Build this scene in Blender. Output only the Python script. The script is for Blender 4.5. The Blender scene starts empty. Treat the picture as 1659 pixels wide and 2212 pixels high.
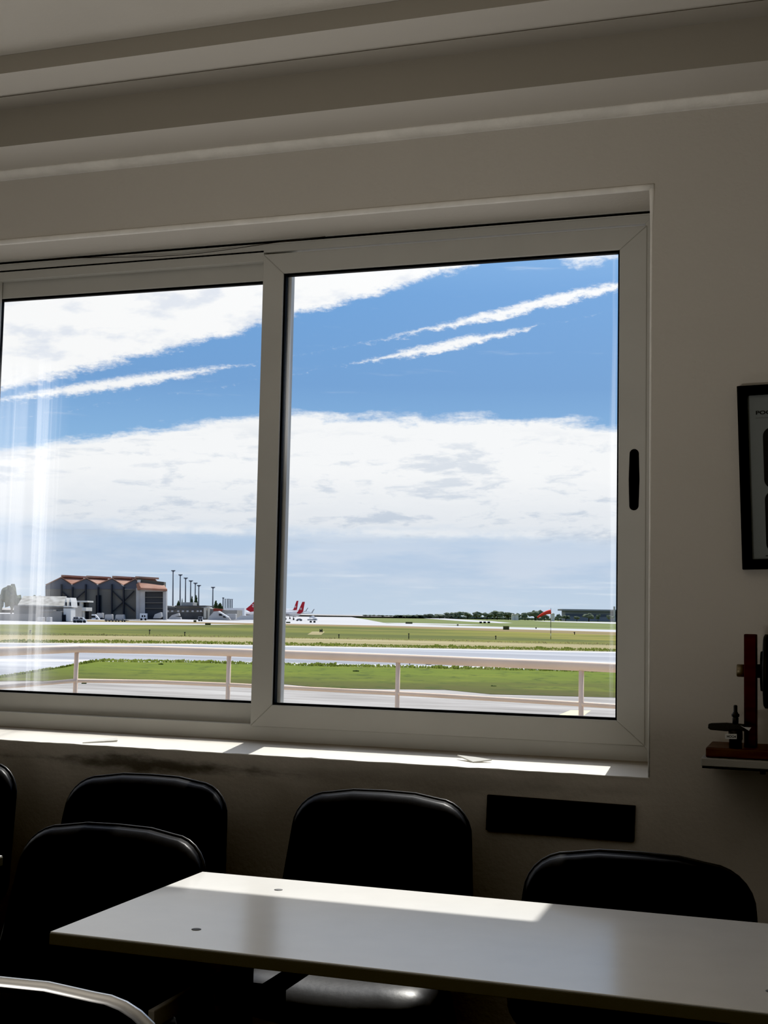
import bpy, bmesh, math, random
from mathutils import Vector, Matrix, noise as mnoise
random.seed(7)
PI = math.pi
SC = bpy.context.scene
COL = SC.collection

# ------------------------------------------------------------------ camera
W, H = 1659.0, 2212.0
FPX = 2820.78
YAW, PITCH, ROLL = 0.32935902, 0.07906533, 0.02058108
EYE = Vector((0, -3.35, 1.29))
cy_, sy_ = math.cos(YAW), math.sin(YAW)
FW = Vector((-sy_*math.cos(PITCH), cy_*math.cos(PITCH), math.sin(PITCH)))
R0 = Vector((cy_, sy_, 0)); U0 = R0.cross(FW)
RT = R0*math.cos(ROLL) + U0*math.sin(ROLL)
UP = U0*math.cos(ROLL) - R0*math.sin(ROLL)
AWAY = Vector((-sy_, cy_, 0)); SIDE = Vector((cy_, sy_, 0))
GZ = -2.70                                    # airfield level

def ray(px, py): return FW + RT*((px-W/2)/FPX) - UP*((py-H/2)/FPX)
def atY(px, py, y):
    d = ray(px, py); return EYE + d*((y-EYE.y)/d.y)
def atZ(px, py, z):
    d = ray(px, py); return EYE + d*((z-EYE.z)/d.z)
def atD(px, py, dist):                         # on the vertical plane 'dist' metres ahead
    d = ray(px, py); return EYE + d*(dist/d.dot(AWAY))
def ground_dist(px, py, z=GZ):
    return (atZ(px, py, z)-EYE).dot(AWAY)

cam = bpy.data.cameras.new('camera'); camo = bpy.data.objects.new('camera', cam); COL.objects.link(camo)
cam.sensor_fit = 'HORIZONTAL'; cam.sensor_width = 36.0; cam.lens = 36.0*FPX/W
cam.clip_start = 0.05; cam.clip_end = 60000
camo.matrix_world = Matrix((
    (RT.x, UP.x, -FW.x, EYE.x), (RT.y, UP.y, -FW.y, EYE.y), (RT.z, UP.z, -FW.z, EYE.z), (0, 0, 0, 1)))
SC.camera = camo
SC.view_settings.view_transform = 'Standard'
SC.view_settings.look = 'None'
SC.view_settings.exposure = 0.0
SC.view_settings.gamma = 1.0
SC.view_settings.use_curve_mapping = True
SC.view_settings.curve_mapping.black_level = (0.004, 0.004, 0.004)
SC.cycles.use_denoising = True
SC.cycles.max_bounces = 14; SC.cycles.diffuse_bounces = 8; SC.cycles.transparent_max_bounces = 16
SC.cycles.sample_clamp_indirect = 6.0
SC.cycles.caustics_reflective = False; SC.cycles.caustics_refractive = False

# ------------------------------------------------------------------ materials
def srgb(r, g, b):
    f = lambda c: (c/255/12.92) if c/255 <= 0.04045 else ((c/255+0.055)/1.055)**2.4
    return (f(r), f(g), f(b))
MATS = {}
def mat(name, col, rough=0.6, spec=0.5, metal=0.0, var=0.0, scale=8.0, bump=0.0, bscale=None, stretch=(1, 1, 1),
        col2=None, detail=4.0, coat=0.0):
    """Principled material with object-space noise in its colour and height."""
    if name in MATS: return MATS[name]
    m = bpy.data.materials.new(name); m.use_nodes = True
    nt = m.node_tree; b = nt.nodes['Principled BSDF']
    b.inputs['Base Color'].default_value = (*col, 1); b.inputs['Roughness'].default_value = rough
    b.inputs['Specular IOR Level'].default_value = spec; b.inputs['Metallic'].default_value = metal
    b.inputs['Coat Weight'].default_value = coat
    tc = nt.nodes.new('ShaderNodeTexCoord'); mp = nt.nodes.new('ShaderNodeMapping')
    mp.inputs['Scale'].default_value = stretch
    nt.links.new(tc.outputs['Object'], mp.inputs['Vector'])
    if var > 0 or col2 is not None:
        n = nt.nodes.new('ShaderNodeTexNoise'); n.inputs['Scale'].default_value = scale; n.inputs['Detail'].default_value = detail
        nt.links.new(mp.outputs['Vector'], n.inputs['Vector'])
        r = nt.nodes.new('ShaderNodeValToRGB')
        r.color_ramp.elements[0].position = 0.3; r.color_ramp.elements[1].position = 0.7
        c2 = col2 if col2 is not None else tuple(c*(1-var) for c in col)
        c1 = col if col2 is not None else tuple(min(1, c*(1+var)) for c in col)
        r.color_ramp.elements[0].color = (*c2, 1); r.color_ramp.elements[1].color = (*c1, 1)
        nt.links.new(n.outputs['Fac'], r.inputs['Fac']); nt.links.new(r.outputs['Color'], b.inputs['Base Color'])
    if bump > 0:
        n2 = nt.nodes.new('ShaderNodeTexNoise'); n2.inputs['Scale'].default_value = bscale or scale*3; n2.inputs['Detail'].default_value = 5
        nt.links.new(mp.outputs['Vector'], n2.inputs['Vector'])
        bp = nt.nodes.new('ShaderNodeBump'); bp.inputs['Strength'].default_value = bump; bp.inputs['Distance'].default_value = 0.01
        nt.links.new(n2.outputs['Fac'], bp.inputs['Height']); nt.links.new(bp.outputs['Normal'], b.inputs['Normal'])
    MATS[name] = m
    return m

class NX:
    """small expression helper over shader math nodes"""
    nt = None
    def __init__(s, sock): s.s = sock
    @staticmethod
    def op(o, *a, clamp=False):
        n = NX.nt.nodes.new('ShaderNodeMath'); n.operation = o; n.use_clamp = clamp
        for i, v in enumerate(a):
            if isinstance(v, NX): NX.nt.links.new(v.s, n.inputs[i])
            else: n.inputs[i].default_value = v
        return NX(n.outputs[0])
    def __add__(s, o): return NX.op('ADD', s, o)
    __radd__ = __add__
    def __sub__(s, o): return NX.op('SUBTRACT', s, o)
    def __rsub__(s, o): return NX.op('SUBTRACT', o, s)
    def __mul__(s, o): return NX.op('MULTIPLY', s, o)
    __rmul__ = __mul__
    def __truediv__(s, o): return NX.op('DIVIDE', s, o)
    def abs(s): return NX.op('ABSOLUTE', s)
    def min(s, o): return NX.op('MINIMUM', s, o)
    def max(s, o): return NX.op('MAXIMUM', s, o)
    def pow(s, o): return NX.op('POWER', s, o)
def smooth(x, a, b, lo=0.0, hi=1.0):
    n = NX.nt.nodes.new('ShaderNodeMapRange'); n.interpolation_type = 'SMOOTHSTEP'; n.clamp = True
    n.inputs['From Min'].default_value = a; n.inputs['From Max'].default_value = b
    n.inputs['To Min'].default_value = lo; n.inputs['To Max'].default_value = hi
    NX.nt.links.new(x.s, n.inputs['Value']); return NX(n.outputs['Result'])
def nz(x, y, z=0.0, scale=1.0, detail=5.0, rough=0.55):
    c = NX.nt.nodes.new('ShaderNodeCombineXYZ')
    for i, v in enumerate((x, y, z)):
        if isinstance(v, NX): NX.nt.links.new(v.s, c.inputs[i])
        else: c.inputs[i].default_value = v
    n = NX.nt.nodes.new('ShaderNodeTexNoise'); n.inputs['Scale'].default_value = scale
    n.inputs['Detail'].default_value = detail; n.inputs['Roughness'].default_value = rough
    NX.nt.links.new(c.outputs[0], n.inputs['Vector']); return NX(n.outputs['Fac'])
def cmix(f, a, b):
    n = NX.nt.nodes.new('ShaderNodeMix'); n.data_type = 'RGBA'
    if isinstance(f, NX): NX.nt.links.new(f.s, n.inputs[0])
    else: n.inputs[0].default_value = f
    for i, v in ((6, a), (7, b)):
        if isinstance(v, tuple): n.inputs[i].default_value = (*v, 1)
        else: NX.nt.links.new(v, n.inputs[i])
    return n.outputs[2]
def sepxyz(sock):
    n = NX.nt.nodes.new('ShaderNodeSeparateXYZ'); NX.nt.links.new(sock, n.inputs[0])
    return NX(n.outputs[0]), NX(n.outputs[1]), NX(n.outputs[2])

# ------------------------------------------------------------------ sky
SUN = Vector((-0.035, 1.182, 1.57)).normalized()
world = bpy.data.worlds.new('sky'); SC.world = world; world.use_nodes = True
nt = world.node_tree; nt.nodes.clear(); NX.nt = nt
tc = nt.nodes.new('ShaderNodeTexCoord')
dx, dy, dz = sepxyz(tc.outputs['Generated'])
az = NX.op('ARCTAN2', dx, dy)*(180/PI)
el = NX.op('ARCSINE', dz.max(-1).min(1))*(180/PI)
ramp = nt.nodes.new('ShaderNodeValToRGB'); cr = ramp.color_ramp
nt.links.new(smooth(el, 0, 40).s, ramp.inputs['Fac'])
def stop(e, c):
    t = e/40.0; t = t*t*(3-2*t)
    s = cr.elements.new(t); s.color = (*c, 1)
cr.elements[0].color = (*srgb(196, 213, 231), 1); cr.elements[1].color = (*srgb(70, 120, 190), 1)
stop(2.0, srgb(187, 206, 229)); stop(4.5, srgb(176, 203, 231)); stop(7, srgb(140, 184, 226)); stop(10, srgb(117, 163, 214)); stop(14, srgb(106, 160, 217)); stop(17, srgb(118, 172, 226))
base = ramp.outputs['Color']
nA = nz(az*0.55, el*1.6, 1.0, 1.0, 7, 0.6)
nB = nz(az*1.6, el*3.2, 4.0, 1.0, 6, 0.62)
nD = nz(az*4.2, el*8.5, 60.0, 1.0, 5, 0.65)
nC = nz(az*0.22, el*1.5, 9.0, 1.0, 6, 0.6)
def lin(a0, e0, a1, e1): m = (e1-e0)/(a1-a0); return (az-a0)*m + e0
def streak(a0, e0, a1, e1, w, amp, grow=0.0):
    mid, half = (a0+a1)/2, (a1-a0)/2
    t = (az-mid)/half
    wid = (1 - t*t).max(0.0)*w*(1 + t*grow)
    dist = (el - lin(a0, e0, a1, e1) + (nB-0.5)*amp + (nA-0.5)*amp).abs()
    return smooth(wid - dist + (nB-0.5)*0.8*w + (nD-0.5)*1.1*w, -0.10*w, w*0.85)
cA = smooth(el - lin(-35.5, 9.15, -15.2, 15.35) + (nA-0.5)*1.1 + (nB-0.5)*0.5 + (nD-0.5)*0.5, -0.22, 0.26)
holesA = smooth(nz(az*0.45 - el*0.2, el*1.0, 17.0, 1.0, 6, 0.55), 0.48, 0.66)
cA2 = cA*smooth(el, 17, 30, 1.0, 0.35)
cB = streak(-36.4, 8.55, -24.9, 10.85, 0.34, 0.28)
cC = streak(-20.6, 11.75, -6.5, 14.85, 0.30, 0.55, 0.5)
cD = streak(-20.6, 10.95, -11.8, 12.75, 0.26, 0.5)
cE = smooth((az+10.3).abs()/2.4 + (el-15.7).abs()/0.75 + (nB-0.5)*1.6, 1.0, 0.3)
da = az+19.0
warp = nz(az*0.30, el*0.8, 12.0, 1.0, 4, 0.55)
nF = nz(az*0.26 + warp*1.2, el*1.15 - az*0.05, 40.0, 1.0, 7, 0.58)
nF2 = nz(az*0.9 + warp*2.0, el*2.6, 44.0, 1.0, 6, 0.6)
topF = 8.95 - da.min(0.0)*da.min(0.0)*0.0085 - da.max(0.0)*da.max(0.0)*0.0035
cF = smooth(topF - el + (nF-0.5)*1.5 + (nF2-0.5)*0.6 + (nD-0.5)*0.3, -0.05, 0.5)*smooth(el + (nF-0.5)*1.5 + (nF2-0.5)*0.4, 3.0, 4.1)
wF = smooth(nF*0.65 + nF2*0.35, 0.50, 0.62)
cG = smooth(nz(az*0.16, el*2.6, 23.0, 1.0, 5, 0.55), 0.57, 0.75)*smooth(el, 3.8, 1.0)*0.45
thin = smooth(nz(az*0.2, el*2.2, 51.0, 1.0, 5, 0.6), 0.6, 0.8)*0.22
WHITE = (0.96, 0.965, 0.97); GREY = srgb(196, 207, 222)
lowF = smooth(el + (nF2-0.5)*1.0, 6.6, 3.8)
colF = cmix((wF*0.55*smooth(el, 8.6, 7.0) + lowF*0.38).min(1.0), WHITE, GREY)
colA = cmix(holesA*0.65, WHITE, srgb(214, 222, 236))
veil = smooth(nz(az*0.11, el*0.55, 77.0, 1.0, 5, 0.55), 0.45, 0.62)*smooth(el, 4.6, 2.6)*smooth(el, -0.5, 1.0)*0.42
c = cmix(thin, base, WHITE)
c = cmix(veil, c, srgb(226, 231, 240))
band_ = smooth((el - 3.75 - az*0.006 + (nB-0.5)*0.35).abs(), 0.30, 0.02)*smooth(nz(az*0.35, el*0.5, 91.0, 1.0, 4), 0.40, 0.58)*0.7
c = cmix(band_, c, WHITE)
c = cmix(cG, c, (0.86, 0.90, 0.95))
c = cmix(cF*0.97, c, colF)
c = cmix(cB.max(cC).max(cD).max(cE*0.8)*0.97, c, WHITE)
c = cmix(cA2, c, colA)
bg = nt.nodes.new('ShaderNodeBackground'); bg.inputs['Strength'].default_value = 1.0
# bright aureole of the sky around the sun
glow = (dx*SUN.x + dy*SUN.y + dz*SUN.z).max(0.0).pow(15.0)*3.0
ad = nt.nodes.new('ShaderNodeMix'); ad.data_type = 'RGBA'; ad.blend_type = 'ADD'; ad.inputs[0].default_value = 1.0
gc = nt.nodes.new('ShaderNodeCombineColor')
for i in range(3): nt.links.new(glow.s, gc.inputs[i])
nt.links.new(c, ad.inputs[6]); nt.links.new(gc.outputs[0], ad.inputs[7])
nt.links.new(ad.outputs[2], bg.inputs['Color'])
wo = nt.nodes.new('ShaderNodeOutputWorld'); nt.links.new(bg.outputs[0], wo.inputs['Surface'])

sun = bpy.data.lights.new('sun', 'SUN'); sun.energy = 4.6; sun.angle = math.radians(0.6); sun.color = (1.0, 0.965, 0.90)
suno = bpy.data.objects.new('sun', sun); COL.objects.link(suno)
suno.rotation_euler = (-SUN).to_track_quat('-Z', 'Y').to_euler(); suno.location = (0, 20, 30)

# ------------------------------------------------------------------ mesh helpers
class MB:
    def __init__(s): s.v = []; s.f = []; s.sm = []
    def add(s, vs, fs, smooth=False):
        o = len(s.v); s.v += [Vector(p) for p in vs]
        for f in fs: s.f.append([i+o for i in f]); s.sm.append(smooth)
        return s
    def box(s, x0, x1, y0, y1, z0, z1):
        return s.add([(x0,y0,z0),(x1,y0,z0),(x1,y1,z0),(x0,y1,z0),(x0,y0,z1),(x1,y0,z1),(x1,y1,z1),(x0,y1,z1)],
                     [(0,3,2,1),(4,5,6,7),(0,1,5,4),(1,2,6,5),(2,3,7,6),(3,0,4,7)])
    def prism(s, poly, vec):
        """poly: list of 3D points, extruded by vec"""
        n = len(poly); vec = Vector(vec); P = [Vector(p) for p in poly]
        return s.add(P + [p+vec for p in P], [tuple(range(n))[::-1], tuple(range(n, 2*n))] + [(i, (i+1) % n, n+(i+1) % n, n+i) for i in range(n)])
    def tube(s, pts, r, n=8, closed=False, cap=True, smooth=True):
        P = [Vector(p) for p in pts]; m = len(P); rs = r if isinstance(r, (list, tuple)) else [r]*m
        vs = []
        ref = None
        for i in range(m):
            if closed: t = (P[(i+1) % m]-P[i-1])
            else: t = P[min(i+1, m-1)]-P[max(i-1, 0)]
            t.normalize()
            if ref is None: ref = Vector((0, 0, 1)) if abs(t.z) < 0.9 else Vector((1, 0, 0))
            a = (ref - t*ref.dot(t)).normalized(); b = t.cross(a); ref = a
            for k in range(n):
                q = 2*PI*k/n; vs.append(P[i] + (a*math.cos(q)+b*math.sin(q))*rs[i])
        fs = []
        for i in range(m if closed else m-1):
            j = (i+1) % m
            for k in range(n): fs.append((i*n+k, i*n+(k+1) % n, j*n+(k+1) % n, j*n+k))
        s.add(vs, fs, smooth)
        if cap and not closed:
            o = len(s.v)-m*n
            s.f.append([o+k for k in range(n)][::-1]); s.sm.append(False)
            s.f.append([o+(m-1)*n+k for k in range(n)]); s.sm.append(False)
        return s
    def lathe(s, prof, org, axis='Z', n=20, smooth=True):
        vs = []; org = Vector(org)
        for (r, h) in prof:
            for k in range(n):
                q = 2*PI*k/n; a, b = r*math.cos(q), r*math.sin(q)
                vs.append(org + Vector({'Z': (a, b, h), 'X': (h, a, b), 'Y': (a, h, b)}[axis]))
        m = len(prof)
        fs = [(i*n+k, i*n+(k+1) % n, (i+1)*n+(k+1) % n, (i+1)*n+k) for i in range(m-1) for k in range(n)]
        fs += [tuple(range(n))[::-1], tuple((m-1)*n+k for k in range(n))]
        return s.add(vs, fs, smooth)
    def blob(s, c, r, seed=0, sub=2, amp=0.28, freq=1.7):
        bm = bmesh.new(); bmesh.ops.create_icosphere(bm, subdivisions=sub, radius=1.0)
        c = Vector(c); r = Vector(r) if not isinstance(r, (int, float)) else Vector((r, r, r))
        off = Vector((seed*3.7, seed*1.3, seed*2.1)); vs = []
        for v in bm.verts:
            d = 1 + amp*(mnoise.fractal(v.co*freq+off, 0.8, 2.2, 3))
            vs.append(c + Vector((v.co.x*r.x, v.co.y*r.y, v.co.z*r.z))*d)
        bm.verts.index_update()
        s.add(vs, [[v.index for v in f.verts] for f in bm.faces], False); bm.free(); return s
    def build(s, name, m, parent=None, bevel=0.0, loc=None, seg=2, fix=True):
        me = bpy.data.meshes.new(name); me.from_pydata([tuple(v) for v in s.v], [], s.f)
        me.polygons.foreach_set('use_smooth', s.sm)
        if fix:
            bm = bmesh.new(); bm.from_mesh(me); bmesh.ops.recalc_face_normals(bm, faces=bm.faces); bm.to_mesh(me); bm.free()
        me.materials.append(m)
        o = bpy.data.objects.new(name, me); COL.objects.link(o)
        if parent is not None: o.parent = parent
        if loc is not None: o.location = loc
        if bevel > 0:
            b = o.modifiers.new('bevel', 'BEVEL'); b.width = bevel; b.segments = seg; b.limit_method = 'ANGLE'; b.angle_limit = math.radians(40)
        return o

def tag(o, label=None, cat=None, group=None, kind=None):
    if label: o['label'] = label
    if cat: o['category'] = cat
    if group: o['group'] = group
    if kind: o['kind'] = kind
    return o
def thing(name, label, cat, loc=(0, 0, 0), rotz=0.0, group=None):
    o = bpy.data.objects.new(name, None); COL.objects.link(o); o.empty_display_size = 0.2
    o.location = loc; o.rotation_euler = (0, 0, rotz)
    return tag(o, label, cat, group)
def struct(o, label=None): return tag(o, label, None, None, 'structure')
def copy_tree(o, parent=None):
    c = o.copy(); COL.objects.link(c)
    if parent is not None: c.parent = parent
    for ch in [q for q in bpy.data.objects if q.parent == o]: copy_tree(ch, c)
    return c

# ================================================================== THE ROOM
def added_dado_material():
    m = bpy.data.materials.new('room_wall_paint'); m.use_nodes = True; nt = m.node_tree; NX.nt = nt
    b = nt.nodes['Principled BSDF']; b.inputs['Roughness'].default_value = 0.8
    tc = nt.nodes.new('ShaderNodeTexCoord'); x, y, z = sepxyz(tc.outputs['Object'])
    n = nz(x, y, z, 1.7, 5)
    nt.links.new(cmix(smooth(z, 1.195, 1.205), (0.07, 0.065, 0.06), cmix(n, (0.72, 0.69, 0.63), (0.78, 0.75, 0.69))), b.inputs['Base Color'])  # dark dado added to the unseen walls to cut bounced light
    return m
M_WALL = added_dado_material()
# front wall: same paint with grime rubbed on and shade painted in below the sill
def wall_material():
    m = bpy.data.materials.new('window_wall_paint'); m.use_nodes = True; nt = m.node_tree; NX.nt = nt
    b = nt.nodes['Principled BSDF']; b.inputs['Roughness'].default_value = 0.85; b.inputs['Specular IOR Level'].default_value = 0.2
    tc = nt.nodes.new('ShaderNodeTexCoord'); x, y, z = sepxyz(tc.outputs['Object'])
    n = nz(x, y, z, 1.7, 5); nf = nz(x*9, y, z*30, 1.0, 5, 0.6)
    g = cmix(n, (0.535, 0.50, 0.445), (0.60, 0.565, 0.51))
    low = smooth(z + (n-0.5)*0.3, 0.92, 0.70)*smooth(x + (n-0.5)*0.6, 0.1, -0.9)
    g = cmix(low*0.8, g, (0.20, 0.18, 0.15))  # shade toward the lower left, put into the wall colour
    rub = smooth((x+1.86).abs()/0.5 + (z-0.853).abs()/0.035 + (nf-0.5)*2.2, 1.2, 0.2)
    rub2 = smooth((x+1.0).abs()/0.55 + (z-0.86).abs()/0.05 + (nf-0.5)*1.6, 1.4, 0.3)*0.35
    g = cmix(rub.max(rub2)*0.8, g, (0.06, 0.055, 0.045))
    nt.links.new(g, b.inputs['Base Color'])
    bn = nz(x, y, z, 70, 4); bp = nt.nodes.new('ShaderNodeBump'); bp.inputs['Strength'].default_value = 0.22; bp.inputs['Distance'].default_value = 0.008
    nt.links.new(bn.s, bp.inputs['Height']); nt.links.new(bp.outputs['Normal'], b.inputs['Normal'])
    return m
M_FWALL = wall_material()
M_CEIL = mat('ceiling_paint', (0.62, 0.585, 0.525), 0.85, 0.2, var=0.04, scale=2.0, bump=0.15, bscale=50)
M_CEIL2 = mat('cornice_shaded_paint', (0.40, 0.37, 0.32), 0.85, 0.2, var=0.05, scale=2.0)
M_WHITE = mat('white_lacquer', (0.53, 0.52, 0.48), 0.45, 0.45, var=0.04, scale=5)
M_BEAD = mat('bead_plaster', (0.88, 0.85, 0.79), 0.7, 0.3, var=0.08, scale=14, bump=0.3, bscale=40)
M_BLACK = mat('black_rubber', (0.006, 0.006, 0.006), 0.8, 0.15)
M_FLOOR = mat('floor_vinyl', (0.03, 0.029, 0.027), 0.6, 0.3, var=0.15, scale=5)

XL, XR, YB, ZC = -5.2, 1.9, -5.6, 2.788
OX0, OX1, OZ0, OZ1 = -3.74, -0.43, 0.898, 2.412
w = MB(); T = 0.26
w.box(XL-0.2, OX0, 0, T, 0, ZC+0.1); w.box(OX1, XR+0.2, 0, T, 0, ZC+0.1)
w.box(OX0, OX1, 0, T, 0, 0.8955); w.box(OX0, OX1, 0, T, OZ1, ZC+0.1)
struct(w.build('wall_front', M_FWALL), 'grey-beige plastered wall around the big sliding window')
struct(MB().box(XL-0.2, XL, YB, 0, 0, ZC+0.1).build('wall_left', M_WALL))
struct(MB().box(XR, XR+0.2, YB, 0, 0, ZC+0.1).build('wall_right', M_WALL))
struct(MB().box(XL-0.2, XR+0.2, YB-0.2, YB, 0, ZC+0.1).build('wall_back', M_WALL))
struct(MB().box(XL-0.2, XR+0.2, YB-0.2, T, -0.12, 0).build('floor', M_FLOOR))
struct(MB().box(XL-0.2, XR+0.2, YB-0.2, T, ZC+0.001, ZC+0.15).build('ceiling', M_CEIL), 'pale painted ceiling above the stepped cornice')
def cornice_material():
    # soffits pale, room-facing fascias dark: shade painted in by face direction
    m = bpy.data.materials.new('cornice_painted_shade'); m.use_nodes = True; nt = m.node_tree; NX.nt = nt
    b = nt.nodes['Principled BSDF']; b.inputs['Roughness'].default_value = 0.85; b.inputs['Specular IOR Level'].default_value = 0.2
    tc = nt.nodes.new('ShaderNodeTexCoord'); x, y, z = sepxyz(tc.outputs['Object']); nx_, ny_, nz_ = sepxyz(tc.outputs['Normal'])
    n = nz(x*0.8, y*3, z*3, 2.0, 5)
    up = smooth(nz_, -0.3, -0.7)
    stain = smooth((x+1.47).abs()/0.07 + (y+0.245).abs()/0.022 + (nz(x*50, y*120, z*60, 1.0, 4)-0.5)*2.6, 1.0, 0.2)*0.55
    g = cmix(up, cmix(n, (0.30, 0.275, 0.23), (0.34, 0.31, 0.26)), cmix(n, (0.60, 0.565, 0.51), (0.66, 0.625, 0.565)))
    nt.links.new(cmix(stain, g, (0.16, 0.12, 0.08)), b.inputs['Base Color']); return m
M_CORN = cornice_material()
# stepped cornice, one mesh per piece
Z1, Y1 = 2.6262, -0.210
Z2, Y2 = 2.7375, -0.431
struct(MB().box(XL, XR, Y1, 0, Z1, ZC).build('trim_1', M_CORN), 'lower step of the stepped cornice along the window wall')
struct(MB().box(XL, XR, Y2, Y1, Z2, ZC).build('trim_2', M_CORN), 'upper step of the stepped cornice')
bead = MB()
N = 60
prof = [(0.0, 2.6055)] + [(-0.036*math.sin(a), 2.6265-0.021*math.cos(a)) for a in [k*PI/2/8 for k in range(9)]] + [(0, 2.6265)]
xs = [XL + (XR-XL)*i/N for i in range(N+1)]
vs = []; fs = []
for i, x in enumerate(xs):
    wob = 0.0016*mnoise.noise(Vector((x*1.9, 0, 3)))
    for (yy, zz) in prof: vs.append((x, yy, zz+wob*(1 if yy < 0 else 0.6)))
m_ = len(prof)
for i in range(N):
    for k in range(m_-1): fs.append((i*m_+k, i*m_+k+1, (i+1)*m_+k+1, (i+1)*m_+k))
bead.add(vs, fs, True)
struct(bead.build('trim_3', M_BEAD), 'rounded pale bead where the window wall meets the cornice')
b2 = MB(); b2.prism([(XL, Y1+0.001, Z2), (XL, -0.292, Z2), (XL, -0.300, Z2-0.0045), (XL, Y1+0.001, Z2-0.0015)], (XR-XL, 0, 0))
struct(b2.build('corner_shade_strip', M_CEIL2), 'shade strip in the inner corner of the upper cornice step')  # strip has the inner corner's shade put into its colour

# ------------------------------------------------------------------ window
def sill_material():
    m = bpy.data.materials.new('sill_paint'); m.use_nodes = True; nt = m.node_tree; NX.nt = nt
    b = nt.nodes['Principled BSDF']; b.inputs['Roughness'].default_value = 0.6
    tc = nt.nodes.new('ShaderNodeTexCoord'); x, y, z = sepxyz(tc.outputs['Object'])
    n = nz(x*6, y*40, 0, 1, 6, 0.65); n2 = nz(x*2.2, y*8, 5, 1, 5)
    dirt = smooth(y + (n-0.5)*0.10 + (n2-0.5)*0.06, 0.11, 0.19)
    g = cmix(n2, (0.66, 0.63, 0.56), (0.78, 0.76, 0.70)); g = cmix(dirt*0.85, g, (0.20, 0.155, 0.10))
    nt.links.new(g, b.inputs['Base Color']); return m
sl = MB(); NS = 120
vs = []; fs = []
for i in range(NS+1):
    x = OX0 + (OX1-OX0)*i/NS
    e = 0.0035*mnoise.fractal(Vector((x*14, 0, 0)), 0.8, 2.0, 3)
    vs += [(x, -0.0008+e*0.15, 0.8988+0.5*e), (x, 0.03, 0.9012), (x, 0.21, 0.9185), (x, 0.21, 0.8956), (x, -0.0006, 0.8956)]
for i in range(NS):
    for k in range(5): fs.append((i*5+k, i*5+(k+1) % 5, (i+1)*5+(k+1) % 5, (i+1)*5+k))
sl.add(vs, fs)
struct(sl.build('window_sill', sill_material()), 'sloping painted window sill with dirt along the frame')
hb = MB(); pts = []
for i in range(80):
    x = OX0 + (OX1+0.006-OX0)*i/79; pts.append((x, -0.001, 2.4115+0.0018*mnoise.noise(Vector((x*2.3, 1, 0)))))
hb.tube(pts, 0.0085, 8)
hb.tube([(OX1+0.001, -0.001, 2.416), (OX1+0.001, 0.0005, 2.38), (OX1+0.0005, 0.001, 2.3), (OX1, 0.002, 1.6), (OX1, 0.002, 0.90)], [0.008, 0.006, 0.0035, 0.003, 0.003], 8)
struct(hb.build('trim_5', M_BEAD), 'thin white plaster bead around the window opening')

def glass_material(name, streaks=False):
    m = bpy.data.materials.new(name); m.use_nodes = True; nt = m.node_tree; nt.nodes.clear(); NX.nt = nt
    out = nt.nodes.new('ShaderNodeOutputMaterial')
    tr = nt.nodes.new('ShaderNodeBsdfTransparent'); tr.inputs['Color'].default_value = (0.985, 0.99, 0.988, 1)
    gl = nt.nodes.new('ShaderNodeBsdfGlossy'); gl.inputs['Roughness'].default_value = 0.01
    fr = nt.nodes.new('ShaderNodeLayerWeight')
    mx = nt.nodes.new('ShaderNodeMixShader')
    nt.links.new((NX(fr.outputs['Facing']).pow(5.0)*0.9 + 0.015).s, mx.inputs[0]); nt.links.new(tr.outputs[0], mx.inputs[1]); nt.links.new(gl.outputs[0], mx.inputs[2])
    tc = nt.nodes.new('ShaderNodeTexCoord'); x, y, z = sepxyz(tc.outputs['Object'])
    df = nt.nodes.new('ShaderNodeBsdfTranslucent'); df.inputs['Color'].default_value = (0.95, 0.95, 0.95, 1)
    mx2 = nt.nodes.new('ShaderNodeMixShader')
    if streaks:
        n = nz(x*38, z*0.35, 0, 1, 4, 0.6); n3 = nz(x*14, z*0.2, 7, 1, 2)
        f = smooth(x, -2.285, -2.40)*smooth(z, 2.16, 1.9)*(0.08 + smooth(n, 0.48, 0.70)*0.22 + smooth(n3, 0.42, 0.7)*0.16)  # reflection on the pane's left side, painted in as pale streaks
        n4 = nz(x*70, z*0.8, 3, 1, 3)
        f = f + smooth(x, -1.70, -1.63)*smooth((z-1.98).abs(), 0.18, 0.05)*smooth(n4, 0.52, 0.7)*0.15
    else:
        n4 = nz(x*60, z*0.8, 3, 1, 3)
        f = smooth(x, -1.48, -1.53)*smooth((z-1.98).abs(), 0.35, 0.1)*smooth(n4, 0.45, 0.7)*0.16 + smooth(x, -0.585, -0.555)*smooth(n4, 0.5, 0.7)*0.12
    nt.links.new(f.s, mx2.inputs[0]); nt.links.new(mx.outputs[0], mx2.inputs[1]); nt.links.new(df.outputs[0], mx2.inputs[2])
    nt.links.new(mx2.outputs[0], out.inputs['Surface']); return m
M_GLASS = glass_material('window_glass'); M_GLASS2 = glass_material('reflection_streak_glass', True)

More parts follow.
